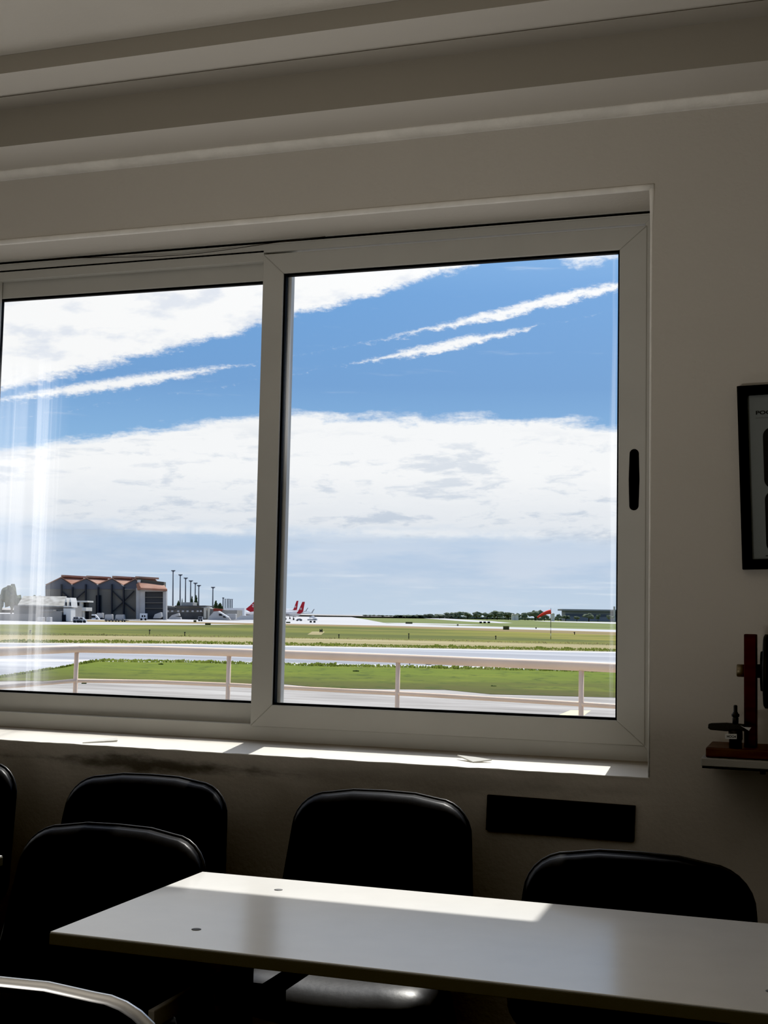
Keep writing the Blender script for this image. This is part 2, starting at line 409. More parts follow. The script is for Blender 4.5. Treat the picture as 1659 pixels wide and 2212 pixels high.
win = thing('window_1', None, None, ((OX0+OX1)/2, 0.2, OZ0))
win['kind'] = 'structure'; win['label'] = 'white aluminium sliding window with an airfield beyond'
bpy.context.view_layer.update()
def wpart(mb, name, m, parent=None, bevel=0.0):
    o = mb.build(name, m, None, bevel)
    o.parent = parent or win
    # geometry was written in world space; keep it there
    o.matrix_parent_inverse = (Matrix.Translation(win.location) if parent is None else Matrix.Identity(4)).inverted()
    return o
def frame_rect(mb, x0, x1, z0, z1, wl, wr, wb, wt, y0, y1):
    """four members butted at mitres"""
    O = [(x0, z0), (x1, z0), (x1, z1), (x0, z1)]; I = [(x0+wl, z0+wb), (x1-wr, z0+wb), (x1-wr, z1-wt), (x0+wl, z1-wt)]
    for i in range(4):
        j = (i+1) % 4
        mb.prism([(O[i][0], y0, O[i][1]), (O[j][0], y0, O[j][1]), (I[j][0], y0, I[j][1]), (I[i][0], y0, I[i][1])], (0, y1-y0, 0))
# fixed outer frame
fr = MB()
frame_rect(fr, OX0, OX1, 0.905, OZ1+0.006, 0.05, 0.042, 0.058, 0.040, 0.20, 0.26)
fr.box(OX0, OX1, 0.192, 0.20, 2.4005, 2.4035); fr.box(OX0, OX1, 0.188, 0.20, 2.4105, 2.4125)
fr.box(OX0, -1.6145, 0.2, 0.228, 2.352, 2.385)
wpart(fr, 'frame', M_WHITE, None, 0.0015)
wpart(MB().box(OX0, OX1-0.018, 0.196, 0.1998, 2.4036, 2.4104), 'slot', M_BLACK)
wpart(MB().box(OX0, OX1-0.022, 0.014, 0.019, OZ1-0.0012, OZ1+0.001), 'groove', M_BLACK)
def sash(x0, x1, z0, z1, y0, y1, gx0, gx1, gz0, gz1, glass):
    f = MB(); frame_rect(f, x0, x1, z0, z1, gx0-x0, x1-gx1, gz0-z0, z1-gz1, y0, y1)
    so = wpart(f, 'sash', M_WHITE, None, 0.0025)
    g = MB(); frame_rect(g, gx0-0.002, gx1+0.002, gz0-0.002, gz1+0.002, 0.0075, 0.0065, 0.0085, 0.0085, y0+0.006, y1-0.004)
    go = g.build('gasket', M_BLACK); go.parent = so
    p = MB().add([(gx0, (y0+y1)/2, gz0), (gx1, (y0+y1)/2, gz0), (gx1, (y0+y1)/2, gz1), (gx0, (y0+y1)/2, gz1)], [(0, 1, 2, 3)])
    po = p.build('pane', glass); po.parent = so
    return so
sA = sash(-1.6145, -0.467, 0.958, 2.3715, 0.196, 0.224, -1.547, -0.5415, 1.0225, 2.3085, M_GLASS)
sB = sash(-2.62, -1.535, 0.955, 2.385, 0.232, 0.258, -2.575, -1.600, 1.0215, 2.3005, M_GLASS2)
sC = sash(-3.70, -2.557, 0.958, 2.3715, 0.196, 0.224, -3.63, -2.628, 1.0225, 2.3085, M_GLASS)
hd = MB(); cxh, cz0, cz1 = -0.4985, 1.587, 1.754
pl = [(cxh + 0.0125*math.cos(a), cz1-0.0125+0.0125*math.sin(a)) for a in [k*PI/10 for k in range(11)]]
pl += [(cxh - 0.0145, (cz0+cz1)/2)] + [(cxh + 0.0125*math.cos(a), cz0+0.0125+0.0125*math.sin(a)) for a in [PI+k*PI/10 for k in range(11)]] + [(cxh+0.0145, (cz0+cz1)/2)]
hd.prism([(x, 0.1945, z) for x, z in pl], (0, 0.004, 0))
ho = hd.build('handle', M_BLACK, None, 0.001); ho.parent = sA; ho['label'] = 'black recessed pull'

# bits lying on the sill and along the head
M_PAPER = mat('old_paper', (0.72, 0.72, 0.68), 0.8, 0.2, var=0.05, scale=9)
def scrap(poly, name, label, cat, t=0.003):
    mb = MB(); mb.prism(poly, (0, 0, t)); o = mb.build(name, M_PAPER)
    return tag(o, label, cat)
def sz(y): return 0.9012 + (y-0.03)*(0.9185-0.9012)/0.18 + 0.0005
def sillp(px, py):
    p = atZ(px, py, 0.905)
    for _ in range(3): p = atZ(px, py, sz(min(max(p.y, 0.005), 0.19)))
    return p
scrap([sillp(178, 1606), sillp(254, 1601), sillp(253, 1595), sillp(200, 1599)], 'paint_flake', 'long curled white paint flake on the sill, left end of window', 'paint flake', 0.003)
scrap([sillp(1022, 1648), sillp(1062, 1643), sillp(1030, 1638), sillp(988, 1633)], 'paper_scrap', 'small white paper scrap on the sill under the right pane', 'paper')
wr = MB(); wp = []
for i in range(24):
    t = i/23; x = -2.36 + t*0.95; wp.append((x, 0.184-0.004*math.sin(t*PI), 2.406-0.022*math.sin(PI*t)*(1-0.3*t) + 0.003*math.sin(9*t)))
wr.tube(wp, 0.0011, 6)
tag(wr.build('wire', mat('brown_wire', (0.02, 0.014, 0.01), 0.5)), 'thin dark wire drooping from the slot along the window head', 'wire')

# black plate on the wall
pb = MB(); a, b_, c_, d_ = atY(1052, 1717, -0.012), atY(1372, 1741, -0.012), atY(1369, 1819, -0.012), atY(1049, 1793, -0.012)
pb.prism([a, b_, c_, d_], (0, 0.0118, 0))
tag(pb.build('wall_plate', mat('plate_black', (0.004, 0.004, 0.004), 0.5, 0.2), None, 0.0015), 'plain black rectangular plate fixed to the wall below the right pane', 'plate')

# ------------------------------------------------------------------ framed print
pic = thing('framed_print', 'black-framed grey print hanging slightly crooked on the wall right of the window', 'picture', (-0.2085, 0, 1.649))
pic.rotation_euler = (0, math.radians(-1.6), 0)
PW, PH = 0.40, 0.456
f = MB(); frame_rect(f, 0, PW, -PH/2, PH/2, 0.024, 0.024, 0.024, 0.024, -0.028, -0.001)
f.build('frame', M_BLACK, pic, 0.001)
M_PRINT = mat('print_paper', (0.17, 0.19, 0.188), 0.35, 0.4, var=0.05, scale=6)
MB().box(0.02, PW-0.02, -0.017, -0.004, -PH/2+0.02, PH/2-0.02).build('print_sheet', M_PRINT, pic)
def rrect(x0, x1, z0, z1, r, n=6):
    out = []
    for (cx, cz, a0) in ((x1-r, z1-r, 0), (x0+r, z1-r, PI/2), (x0+r, z0+r, PI), (x1-r, z0+r, 1.5*PI)):
        out += [(cx+r*math.cos(a0+k*PI/2/n), cz+r*math.sin(a0+k*PI/2/n)) for k in range(n+1)]
    return out
M_INK = mat('print_ink', (0.006, 0.007, 0.008), 0.5, 0.3)
for (z0, z1) in ((-0.030, 0.122), (-0.188, -0.036)):
    MB().prism([(x, -0.0178, z) for x, z in rrect(0.058, PW-0.058, z0, z1, 0.022)], (0, 0.0015, 0)).build('printed_panel', M_INK, pic)
def text(s, size, loc, parent, m, rot=(PI/2, 0, 0), sx=1.0, name='lettering', bold=0.0, shear=0.0):
    cu = bpy.data.curves.new(name, 'FONT'); cu.body = s; cu.size = size; cu.extrude = 0.0002; cu.offset = bold; cu.shear = shear
    o = bpy.data.objects.new(name, cu); COL.objects.link(o); o.parent = parent; o.location = loc; o.rotation_euler = rot; o.scale = (sx, 1, 1)
    bpy.context.view_layer.update()
    me = bpy.data.meshes.new_from_object(o.evaluated_get(bpy.context.evaluated_depsgraph_get()))
    bpy.data.objects.remove(o); me.materials.clear(); me.materials.append(m)
    o = bpy.data.objects.new(name, me); COL.objects.link(o); o.parent = parent; o.location = loc; o.rotation_euler = rot; o.scale = (sx, 1, 1)
    return o
text('POC', 0.0125, (0.0425, -0.0176, 0.1555), pic, M_INK, sx=1.45, bold=0.0004)
MB().box(0.0425, 0.075, -0.0175, -0.0165, 0.1455, 0.1475).build('printed_line', mat('faint_ink', (0.12, 0.13, 0.13), 0.6), pic)
MB().box(0.056, 0.1, -0.0175, -0.0165, -0.1965, -0.1945).build('printed_line', M_INK, pic)

# ------------------------------------------------------------------ shelf with models
shelf = MB(); shelf.box(-0.284, 0.55, -0.215, -0.001, 0.958, 0.976)
sh = shelf.build('wall_shelf', mat('shelf_white', (0.30, 0.29, 0.26), 0.6, 0.3, var=0.05, scale=8), None, 0.002)
tag(sh, 'white wall shelf carrying a wooden demonstration stand, right edge of view', 'shelf')
MB().box(-0.281, 0.548, -0.2165, -0.004, 0.9535, 0.958).build('underside_strip', M_BLACK, sh)
MB().lathe([(0.006, 0), (0.006, 0.006), (0.004, 0.009)], (-0.147, -0.19, 0.9445), 'Z', 10).build('screw', M_BLACK, sh)
M_REDWOOD = mat('red_brown_wood', (0.055, 0.007, 0.005), 0.5, 0.2, col2=(0.03, 0.005, 0.004), scale=4, stretch=(2, 2, 14))
M_BASEWOOD = mat('base_wood', (0.085, 0.036, 0.015), 0.5, 0.3, col2=(0.045, 0.014, 0.007), scale=5, stretch=(2, 14, 14))
st = thing('gyroscope_stand', 'red-brown wooden stand holding a black stepped rotor on the wall shelf', 'model', (-0.275, -0.2, 0.9763))
MB().box(0.0, 0.45, 0.002, 0.17, 0, 0.0235).build('base', M_BASEWOOD, st, 0.004)
MB().box(0.084, 0.112, 0.045, 0.10, 0.0235, 0.2875).build('post', M_REDWOOD, st, 0.002)
MB().lathe([(0.0135, -0.018), (0.015, -0.016), (0.015, 0.0)], (0.084, 0.07, 0.201), 'X', 16).build('shaft_end', mat('worn_brass', (0.20, 0.16, 0.10), 0.4, 0.5, 0.6), st)
rot = MB(); rot.lathe([(0.016, 0.0), (0.016, 0.008), (0.046, 0.009), (0.048, 0.015), (0.082, 0.016), (0.087, 0.019), (0.087, 0.031), (0.074, 0.036), (0.050, 0.05), (0.03, 0.052), (0.02, 0.09)], (0.112, 0.07, 0.201), 'X', 28)
rot.build('rotor', mat('rotor_black', (0.006, 0.006, 0.006), 0.6, 0.3), st)
va = thing('valve_fitting', 'small black tap-like fitting with a lever and white tag on the wooden stand', 'fitting', (-0.2085, -0.182, 0.9999))
M_DK = mat('dark_metal', (0.008, 0.008, 0.008), 0.5, 0.35)
MB().lathe([(0.0145, 0), (0.0145, 0.02), (0.016, 0.021), (0.016, 0.038), (0.013, 0.042)], (0, 0, 0), 'Z', 16).build('body', M_DK, va)
MB().prism([(-0.062, -0.006, 0.043), (-0.056, -0.006, 0.0395), (-0.02, -0.006, 0.038), (0.02, -0.006, 0.040), (0.02, -0.006, 0.056), (-0.02, -0.006, 0.0575), (-0.054, -0.006, 0.055), (-0.061, -0.006, 0.053)], (0, 0.012, 0)).build('lever', M_DK, va, 0.0015)
MB().lathe([(0.007, 0.055), (0.007, 0.070), (0.0055, 0.071), (0.009, 0.073), (0.009, 0.078), (0.006, 0.080), (0.006, 0.082), (0.0045, 0.083), (0.0045, 0.097), (0.003, 0.099)], (0, 0, 0), 'Z', 12).build('stem', M_DK, va)
MB().prism([(0.012, -0.012, 0.053), (0.020, -0.012, 0.050), (0.036, -0.012, 0.050), (0.031, -0.012, 0.042)], (0, 0.002, 0)).build('foil_scrap', mat('foil_pale', (0.5, 0.5, 0.48), 0.35), va)
tg = MB().prism([(-0.022, -0.0185, 0.0215), (0.004, -0.0185, 0.0225), (0.004, -0.0185, 0.034), (-0.0215, -0.0185, 0.033)], (0, 0.001, 0)).build('tag', mat('tag_white', (0.55, 0.55, 0.52), 0.7), va)
text('HOO4', 0.0085, (-0.0185, -0.0188, 0.0248), tg, M_INK, sx=0.85, bold=0.0002)

# ------------------------------------------------------------------ desk
M_DESK = mat('desk_laminate', (0.88, 0.875, 0.85), 0.20, 0.8, var=0.02, scale=12, bump=0.012, bscale=26)
M_EDGE = mat('desk_edge', (0.12, 0.11, 0.075), 0.6, 0.3)
M_STEEL = mat('desk_steel', (0.32, 0.30, 0.26), 0.5, 0.4)
desk = thing('classroom_desk', 'white laminate classroom desk with sun stripe along its window edge', 'desk', (-0.565, -1.083, 0))
DX, DY, TZ = 0.70, 0.288, 0.74
MB().box(-DX+0.001, DX-0.001, -DY+0.001, DY-0.001, TZ-0.003, TZ).build('desktop', M_DESK, desk, 0.001)
MB().box(-DX, DX, -DY, DY, TZ-0.022, TZ-0.003).build('edge_band', M_EDGE, desk, 0.001)
for sx in (-1, 1):
    fx = -0.479*sx*-1
    for yy in (0.184, -0.174):
        MB().lathe([(0.0085, 0.0), (0.0085, 0.0006), (0.006, 0.0010)], (fx, yy, TZ), 'Z', 14).build('screw_cap', mat('cap_grey', (0.10, 0.10, 0.10), 0.6), desk)
    l = MB(); l.box(fx-0.022, fx+0.022, -0.022, 0.028, 0.03, TZ-0.022)
    l.build('leg', M_BLACK, desk, 0.003)
    MB().box(fx-0.036, fx-0.024, -0.272, 0.25, 0.596, 0.626).build('side_rail', M_STEEL, desk, 0.002)
    MB().box(fx+0.062, fx+0.085, -0.272, 0.16, 0.592, 0.618).build('side_rail', M_BLACK, desk, 0.002)
    MB().box(fx-0.03, fx+0.085, -0.03, 0.035, 0.57, 0.60).build('clamp', M_BLACK, desk, 0.002)
    MB().box(fx-0.03, fx+0.03, -0.27, 0.27, 0.0, 0.03).build('foot', M_BLACK, desk, 0.006)
    MB().box(fx-0.04, fx+0.04, -0.22, 0.22, TZ-0.032, TZ-0.022).build('top_bracket', M_BLACK, desk, 0.002)
MB().box(-0.45, 0.45, -0.015, 0.015, 0.66, 0.705).build('crossbar', M_BLACK, desk, 0.002)
# the neighbouring desk: only a corner reaches into the photograph
d2 = copy_tree(desk); d2.location = (-1.745-DX, -0.818-DY, 0)
d2['label'] = 'second white desk at the left edge, only its corner in view'

# ------------------------------------------------------------------ chairs
M_LEATHER = mat('black_leatherette', (0.0045, 0.0045, 0.0048), 0.36, 0.10, bump=0.03, bscale=60, var=0.2, scale=30)
M_SEAT = mat('black_seat_vinyl', (0.006, 0.006, 0.0065), 0.40, 0.45, bump=0.05, bscale=50)
M_SHELL = mat('black_shell', (0.003, 0.003, 0.003), 0.7, 0.1)
M_PIPE = mat('black_edge_trim', (0.006, 0.006, 0.006), 0.34, 0.25)
M_SHINE = mat('painted_sheen_trim', (0.92, 0.92, 0.92), 0.38, 0.6, 0.9)  # pale metal standing in for window sheen on the rim
M_TUBE = mat('black_tube', (0.006, 0.006, 0.006), 0.4, 0.3)
def outline(w0, w1, h, rt, rb, n=7):
    """rounded trapezoid in (x,z): w0 half-width at bottom, w1 at top, slightly crowned"""
    pts = []
    def arc(cx, cz, r, a0, a1): return [(cx+r*math.cos(a0+(a1-a0)*k/n), cz+r*math.sin(a0+(a1-a0)*k/n)) for k in range(n+1)]
    pts += arc(w1-rt, h-rt, rt, 0, PI/2)
    pts += [(x, h+0.010*(1-(x/w1)**2)) for x in (w1*0.35, 0, -w1*0.35)]
    pts += arc(-w1+rt, h-rt, rt, PI/2, PI)
    pts += arc(-w0+rb, rb, rb, PI, 1.5*PI)
    pts += arc(w0-rb, rb, rb, 1.5*PI, 2*PI)
    return pts
def pad(mb, ol, T, tback, xf):
    """puffed cushion from outline; xf maps (x, depth, z) to chair space"""
    cx = 0.0; cz = sum(p[1] for p in ol)/len(ol); n = len(ol)
    rings = []
    for s in (1.0, 0.985, 0.95, 0.88, 0.75, 0.5, 0.22):
        d = T*(1-s**7)**0.5 if s < 1 else 0.0
        rings.append([xf(cx+(x-cx)*s, d, cz+(z-cz)*s) for x, z in ol])
    back = [xf(cx+(x-cx)*0.985, -tback, cz+(z-cz)*0.985) for x, z in ol]
    vs = back + [p for r in rings for p in r] + [xf(cx, T, cz)]
    fs = [tuple(range(n))]
    for i in range(len(rings)):
        for k in range(n): fs.append((i*n+k, i*n+(k+1) % n, (i+1)*n+(k+1) % n, (i+1)*n+k))
    o = len(rings)*n
    for k in range(n): fs.append((o+k, o+(k+1) % n, len(vs)-1))
    mb.add(vs, fs, True)
BZ, BH, RECL = 0.485, 0.365, math.radians(11)
def backxf(x, d, z):
    # front of chair = -y ; curved round the sitter, leaning back with height
    y = -d - 0.30*x*x
    return Vector((x, y*math.cos(RECL) + (z-BH)*math.sin(RECL), BZ + z*math.cos(RECL) + y*0.15 + 0.0))
def seatxf(x, d, z):
    return Vector((x, -0.045 - z, 0.440 + d*1.0 - 0.02*max(0, z-0.36)/0.08 + 0.25*x*x))
BOL = outline(0.240, 0.222, BH, 0.085, 0.06); SOL = outline(0.205, 0.225, 0.41, 0.075, 0.06)
def make_chair():
    c = thing('padded_chair', 'black padded meeting chair', 'chair')
    mb = MB(); pad(mb, BOL, 0.042, 0.0, backxf); mb.build('backrest', M_LEATHER, c)
    mb = MB(); pad(mb, [(x*0.995, z) for x, z in BOL], 0.016, 0.0, lambda x, d, z: backxf(x, -d-0.012, z)); mb.build('back_shell', M_SHELL, c)
    mb = MB(); mb.tube([backxf(x*1.0, -0.006, z) for x, z in BOL], 0.0042, 8, closed=True); mb.build('edge_trim', M_PIPE, c)
    mb = MB(); pad(mb, SOL, 0.045, 0.022, seatxf); mb.build('seat', M_SEAT, c)
    for sx in (-1, 1):
        MB().tube([(sx*0.19, -0.40, 0.43), (sx*0.215, -0.43, 0.2), (sx*0.225, -0.44, 0.0)], 0.011, 10).build('leg', M_TUBE, c)
        MB().tube([(sx*0.175, -0.075, 0.43), (sx*0.205, 0.0, 0.2), (sx*0.225, 0.05, 0.0)], 0.011, 10).build('leg', M_TUBE, c)
        MB().tube([(sx*0.16, -0.12, 0.415), (sx*0.16, -0.035, 0.42), (sx*0.16, -0.008, 0.47), (sx*0.16, 0.0, 0.62)], [0.010, 0.010, 0.010, 0.008], 10).build('back_support', M_TUBE, c)
    MB().box(-0.195, 0.195, -0.40, -0.08, 0.405, 0.424).build('seat_frame', M_TUBE, c, 0.004)
    return c
ch = make_chair()
G = 'padded chairs around the desks'
def put(o, label, x, y, rz, dz=0.0, sx=1.0):
    o.location = (x, y, 0); o.rotation_euler = (0, 0, rz); o['label'] = label; o['group'] = G; o.scale = (sx, 1, 1+dz)
    return o
CH = [('black padded chair by the wall, its seat reaching under the white desk', -1.062, -0.20, 0.02, -0.006, 1.04),
      ('black padded chair by the wall behind the chair with bright glints', -1.722, -0.20, 0.03, -0.004, 1.055),
      ('black padded chair tucked behind the right part of the desk', -0.370, -0.625, -0.03, -0.042, 1.035),
      ('black padded chair at the left end of the desk with bright glints on its top', -1.50, -0.745, -0.02, -0.050, 1.04),
      ('black padded chair cut by the left edge of the view under the window', -2.345, -0.20, 0.0, 0.012, 1.0),
      ('black chair nearest the camera, only its shining curved top edge in view', -0.985, -1.93, PI+0.1, -0.03, 1.0)]
for i, (lab, x, y, rz, dz, sx) in enumerate(CH):
    o = ch if i == 0 else copy_tree(ch)
    put(o, lab, x, y, rz, dz, sx)
    if i == 5:                                   # nearest chair: wide pale edge strip, window sheen put into its colour
        for t_ in [c for c in bpy.data.objects if c.parent == o and c.name.startswith('edge_trim')]:
            bpy.data.objects.remove(t_)
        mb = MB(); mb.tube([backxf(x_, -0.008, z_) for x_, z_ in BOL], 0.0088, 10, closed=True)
        e_ = mb.build('edge_trim', M_SHINE, o); e_['label'] = 'edge strip with sheen put into its colour'

# added fill light, out of view: a low floor-standing uplighter washing ceiling and upper wall, left of the photographer
lum = thing('fill_uplighter', 'added unseen bowl uplighter just in front of the photographer, below the view', 'light', (-1.25, -2.8, 0))
MB().lathe([(0.17, 0), (0.17, 0.02), (0.03, 0.035), (0.02, 0.06), (0.018, 0.62), (0.06, 0.66), (0.24, 0.73), (0.24, 0.735), (0.05, 0.70)], (0, 0, 0), 'Z', 20).build('fill_uplighter_stand', M_TUBE, lum)
ar = bpy.data.lights.new('room_fill', 'AREA'); ar.shape = 'DISK'; ar.size = 0.42; ar.energy = 30; ar.color = (1.0, 0.95, 0.88)  # invented fill lamp that brightens the room
aro = bpy.data.objects.new('room_fill', ar); COL.objects.link(aro); aro.location = (-1.25, -2.8, 0.75); aro.rotation_euler = (PI, 0, 0)

# ================================================================== OUTSIDE
def gmat(name, stops, scale, stretch=(1, 1, 1), rough=0.95, detail=6, bump=0.0):
    if name in MATS: return MATS[name]
    m = bpy.data.materials.new(name); m.use_nodes = True; nt = m.node_tree
    b = nt.nodes['Principled BSDF']; b.inputs['Roughness'].default_value = rough; b.inputs['Specular IOR Level'].default_value = 0.1
    tc = nt.nodes.new('ShaderNodeTexCoord'); mp = nt.nodes.new('ShaderNodeMapping'); mp.inputs['Scale'].default_value = stretch
    mp.inputs['Rotation'].default_value = (0, 0, 0)
    n = nt.nodes.new('ShaderNodeTexNoise'); n.inputs['Scale'].default_value = scale; n.inputs['Detail'].default_value = detail; n.inputs['Roughness'].default_value = 0.6
    r = nt.nodes.new('ShaderNodeValToRGB')
    while len(r.color_ramp.elements) < len(stops): r.color_ramp.elements.new(0.5)
    for e, (p, c) in zip(r.color_ramp.elements, stops): e.position = p; e.color = (*c, 1)
    nt.links.new(tc.outputs['Object'], mp.inputs['Vector']); nt.links.new(mp.outputs['Vector'], n.inputs['Vector'])
    nt.links.new(n.outputs['Fac'], r.inputs['Fac']); nt.links.new(r.outputs['Color'], b.inputs['Base Color'])
    MATS[name] = m; return m
M_PAVE = gmat('apron_concrete', [(0.3, (0.24, 0.225, 0.205)), (0.5, (0.345, 0.325, 0.30)), (0.7, (0.46, 0.44, 0.41))], 0.35, (0.35, 1.6, 1))
M_TAXI = gmat('taxiway_asphalt', [(0.32, (0.26, 0.27, 0.29)), (0.5, (0.345, 0.355, 0.375)), (0.68, (0.45, 0.455, 0.465))], 0.035, (0.25, 2.5, 1))
M_FARAPRON = gmat('far_apron_concrete', [(0.3, (0.40, 0.395, 0.39)), (0.7, (0.52, 0.515, 0.51))], 0.01, (0.4, 1.0, 1))
def near_grass():
    m = bpy.data.materials.new('bright_grass'); m.use_nodes = True; nt = m.node_tree; NX.nt = nt
    b = nt.nodes['Principled BSDF']; b.inputs['Roughness'].default_value = 0.95; b.inputs['Specular IOR Level'].default_value = 0.05
    tc = nt.nodes.new('ShaderNodeTexCoord'); x, y, z = sepxyz(tc.outputs['Object'])
    d = x*AWAY.x + y*AWAY.y; s = x*SIDE.x + y*SIDE.y
    n1 = nz(s*0.10, d*0.16, 0, 1, 6, 0.62); n2 = nz(s*0.7, d*0.35, 3, 1, 5, 0.65)
    t = smooth(d + (n1-0.5)*26, 62, 92)
    g = cmix(t, (0.085, 0.082, 0.027), (0.125, 0.165, 0.022))
    g = cmix(smooth(n1, 0.50, 0.66)*0.6, g, (0.165, 0.19, 0.028))
    g = cmix(smooth(n2, 0.50, 0.68)*0.75, g, (0.055, 0.08, 0.018))
    nt.links.new(g, b.inputs['Base Color']); return m
M_GRASS1 = near_grass()
def field_grass_material():
    m = bpy.data.materials.new('field_grass'); m.use_nodes = True; nt = m.node_tree; NX.nt = nt
    b = nt.nodes['Principled BSDF']; b.inputs['Roughness'].default_value = 0.95; b.inputs['Specular IOR Level'].default_value = 0.05
    tc = nt.nodes.new('ShaderNodeTexCoord'); x, y, z = sepxyz(tc.outputs['Object'])
    d = x*AWAY.x + y*AWAY.y; s = x*SIDE.x + y*SIDE.y
    n1 = nz(s*0.010, d*0.022, 0, 1, 6, 0.6); n2 = nz(s*0.06, d*0.03, 5, 1, 5, 0.65)
    g = cmix(smooth(n1, 0.40, 0.60), (0.095, 0.11, 0.03), (0.155, 0.165, 0.036))
    g = cmix(smooth(n2, 0.52, 0.70)*0.6, g, (0.22, 0.18, 0.07))
    g = cmix(smooth(s, -10, 60)*smooth(n1, 0.42, 0.6)*0.7, g, (0.27, 0.235, 0.05))
    nt.links.new(g, b.inputs['Base Color']); return m
M_GRASS2 = field_grass_material()
M_DRY = gmat('dry_grass', [(0.3, (0.19, 0.18, 0.07)), (0.5, (0.30, 0.255, 0.125)), (0.7, (0.37, 0.315, 0.18))], 0.07, (0.2, 1, 1))
M_TUFT = gmat('grass_tufts', [(0.3, (0.12, 0.15, 0.03)), (0.6, (0.20, 0.24, 0.05)), (0.75, (0.30, 0.28, 0.11))], 0.3)
def see_through(m):
    """blades let the sun through"""
    nt = m.node_tree; b = nt.nodes['Principled BSDF']; o = [n for n in nt.nodes if n.type == 'OUTPUT_MATERIAL'][0]
    t = nt.nodes.new('ShaderNodeBsdfTranslucent'); mx = nt.nodes.new('ShaderNodeMixShader'); mx.inputs[0].default_value = 0.55
    nt.links.new(b.inputs['Base Color'].links[0].from_socket, t.inputs['Color'])
    nt.links.new(b.outputs[0], mx.inputs[1]); nt.links.new(t.outputs[0], mx.inputs[2]); nt.links.new(mx.outputs[0], o.inputs['Surface'])
    return m
see_through(M_TUFT)
M_DRYTUFT = see_through(gmat('dry_tufts', [(0.3, (0.19, 0.18, 0.07)), (0.7, (0.35, 0.30, 0.17))], 0.2))
M_FARGRASS = gmat('far_grass', [(0.3, (0.095, 0.125, 0.04)), (0.5, (0.15, 0.18, 0.055)), (0.7, (0.19, 0.20, 0.075))], 0.012, (0.12, 1, 1))

g = MB(); RG = 30000.0; n_ = 48
g.add([(RG*math.cos(2*PI*k/n_), RG*math.sin(2*PI*k/n_), GZ) for k in range(n_)], [tuple(range(n_))])
struct(g.build('ground', M_PAVE, fix=False), 'pale concrete pavement of the airfield')
def HZ(x): return H/2 + (FW.z + RT.z*(x-W/2)/FPX)/UP.z*FPX          # horizon row
gd = ground_dist
def gpoly(name, pix, m, lift, label=None, stuff=False, cat=None, extra=()):
    mb = MB(); P = []
    for (px, py) in pix:
        p = atZ(px, max(py, HZ(px)+1.1), GZ); p.z = GZ+lift*0.15; P.append(p)
    mb.add(P, [tuple(range(len(P)))])
    for pts in extra: pass
    o = mb.build(name, m, fix=False)
    me = o.data
    if me.polygons[0].normal.z < 0: me.flip_normals()
    if stuff: tag(o, label, cat, None, 'stuff')
    else: struct(o, label)
    return o
EXL, EXR = -500, 2200
def ext(edge):
    """extend a polyline of pixels to beyond both sides of the frame"""
    (x0, y0), (x1, y1) = edge[0], edge[1]; (xa, ya), (xb, yb) = edge[-2], edge[-1]
    yl = y0+(y1-y0)/(x1-x0)*(EXL-x0); yr = yb+(yb-ya)/(xb-xa)*(EXR-xb)
    return [(EXL, max(yl, HZ(EXL)+1.1))] + edge + [(EXR, max(yr, HZ(EXR)+1.1))]
def band(name, top, bot, *a, **k):
    return gpoly(name, ext(top)+ext(bot)[::-1], *a, **k)
# far green ground beyond the taxiways, to the horizon
band('far_grass', [(700, 1332.6), (790, 1333.6), (1330, 1341.2)], [(700, 1350), (900, 1357), (1330, 1372)], M_FARGRASS, 0.02, 'green grass beyond the taxiways reaching to the far trees', True, 'grass')
# apron in front of hangar and rising runway strip
gpoly('apron', [(-600, 1322), (0, 1323.6), (300, 1327.6), (560, 1330.6), (690, 1332.3), (760, 1333.2), (790, 1338), (835, 1346.5), (1000, 1352), (1330, 1360.5), (2200, 1383), (2200, 1388), (1330, 1366.5), (900, 1354.5), (700, 1350), (400, 1349), (-600, 1348)], M_FARAPRON, 0.04, 'white concrete apron in front of the hangar and aeroplanes')
gpoly('taxiway', [(915, 1335.6), (960, 1335.9), (1060, 1341.5), (1108, 1346.0), (1080, 1346.2), (1000, 1342)], M_FARAPRON, 0.05, 'thin slanting taxiway in the far grass')
band('taxiway', [(D2+75, 1341.2), (1330, 1345.4)], [(D2+75, 1342.0), (1330, 1348.2)], M_FARAPRON, 0.06, 'thin white taxiway below the far long building') if False else gpoly('taxiway', [(1150, 1341.0), (1330, 1344.2), (2200, 1361), (2200, 1366), (1330, 1347.4), (1180, 1343.0)], M_FARAPRON, 0.06, 'thin white taxiway below the far long building')
gpoly('taxiway', [(820, 1345.2), (900, 1346.0), (1000, 1348.4), (1060, 1350.2), (1000, 1350.0), (880, 1348.2)], M_FARAPRON, 0.055, 'short white taxiway strip beside the sign boards')
# field grass, dry verge, main taxiway, bright grass
band('field_grass', [(0, 1349), (400, 1350.5), (620, 1348.5), (830, 1352.5), (1000, 1357), (1330, 1366.5)], [(0, 1372), (400, 1376), (830, 1382.5), (1330, 1394)], M_GRASS2, 0.08, 'olive green field grass between apron and dry verge', True, 'grass')
gpoly('bare_verge', ext([(620, 1347.5), (830, 1351.5), (1000, 1356), (1330, 1365.3)])+ext([(620, 1351), (830, 1355), (1000, 1361), (1330, 1372)])[::-1], gmat('brown_verge', [(0.35, (0.17, 0.15, 0.05)), (0.5, (0.24, 0.175, 0.085)), (0.7, (0.29, 0.21, 0.12))], 0.03, (0.15, 1, 1)), 0.09, 'brownish bare strip along the apron edge', True, 'grass')
band('dry_grass', [(0, 1371.5), (400, 1375.5), (830, 1382), (1330, 1393.5)], [(0, 1388.5), (400, 1391), (700, 1396.5), (1000, 1402), (1330, 1408)], M_DRY, 0.10, 'straw-coloured dry grass verge along the taxiway', True, 'grass')
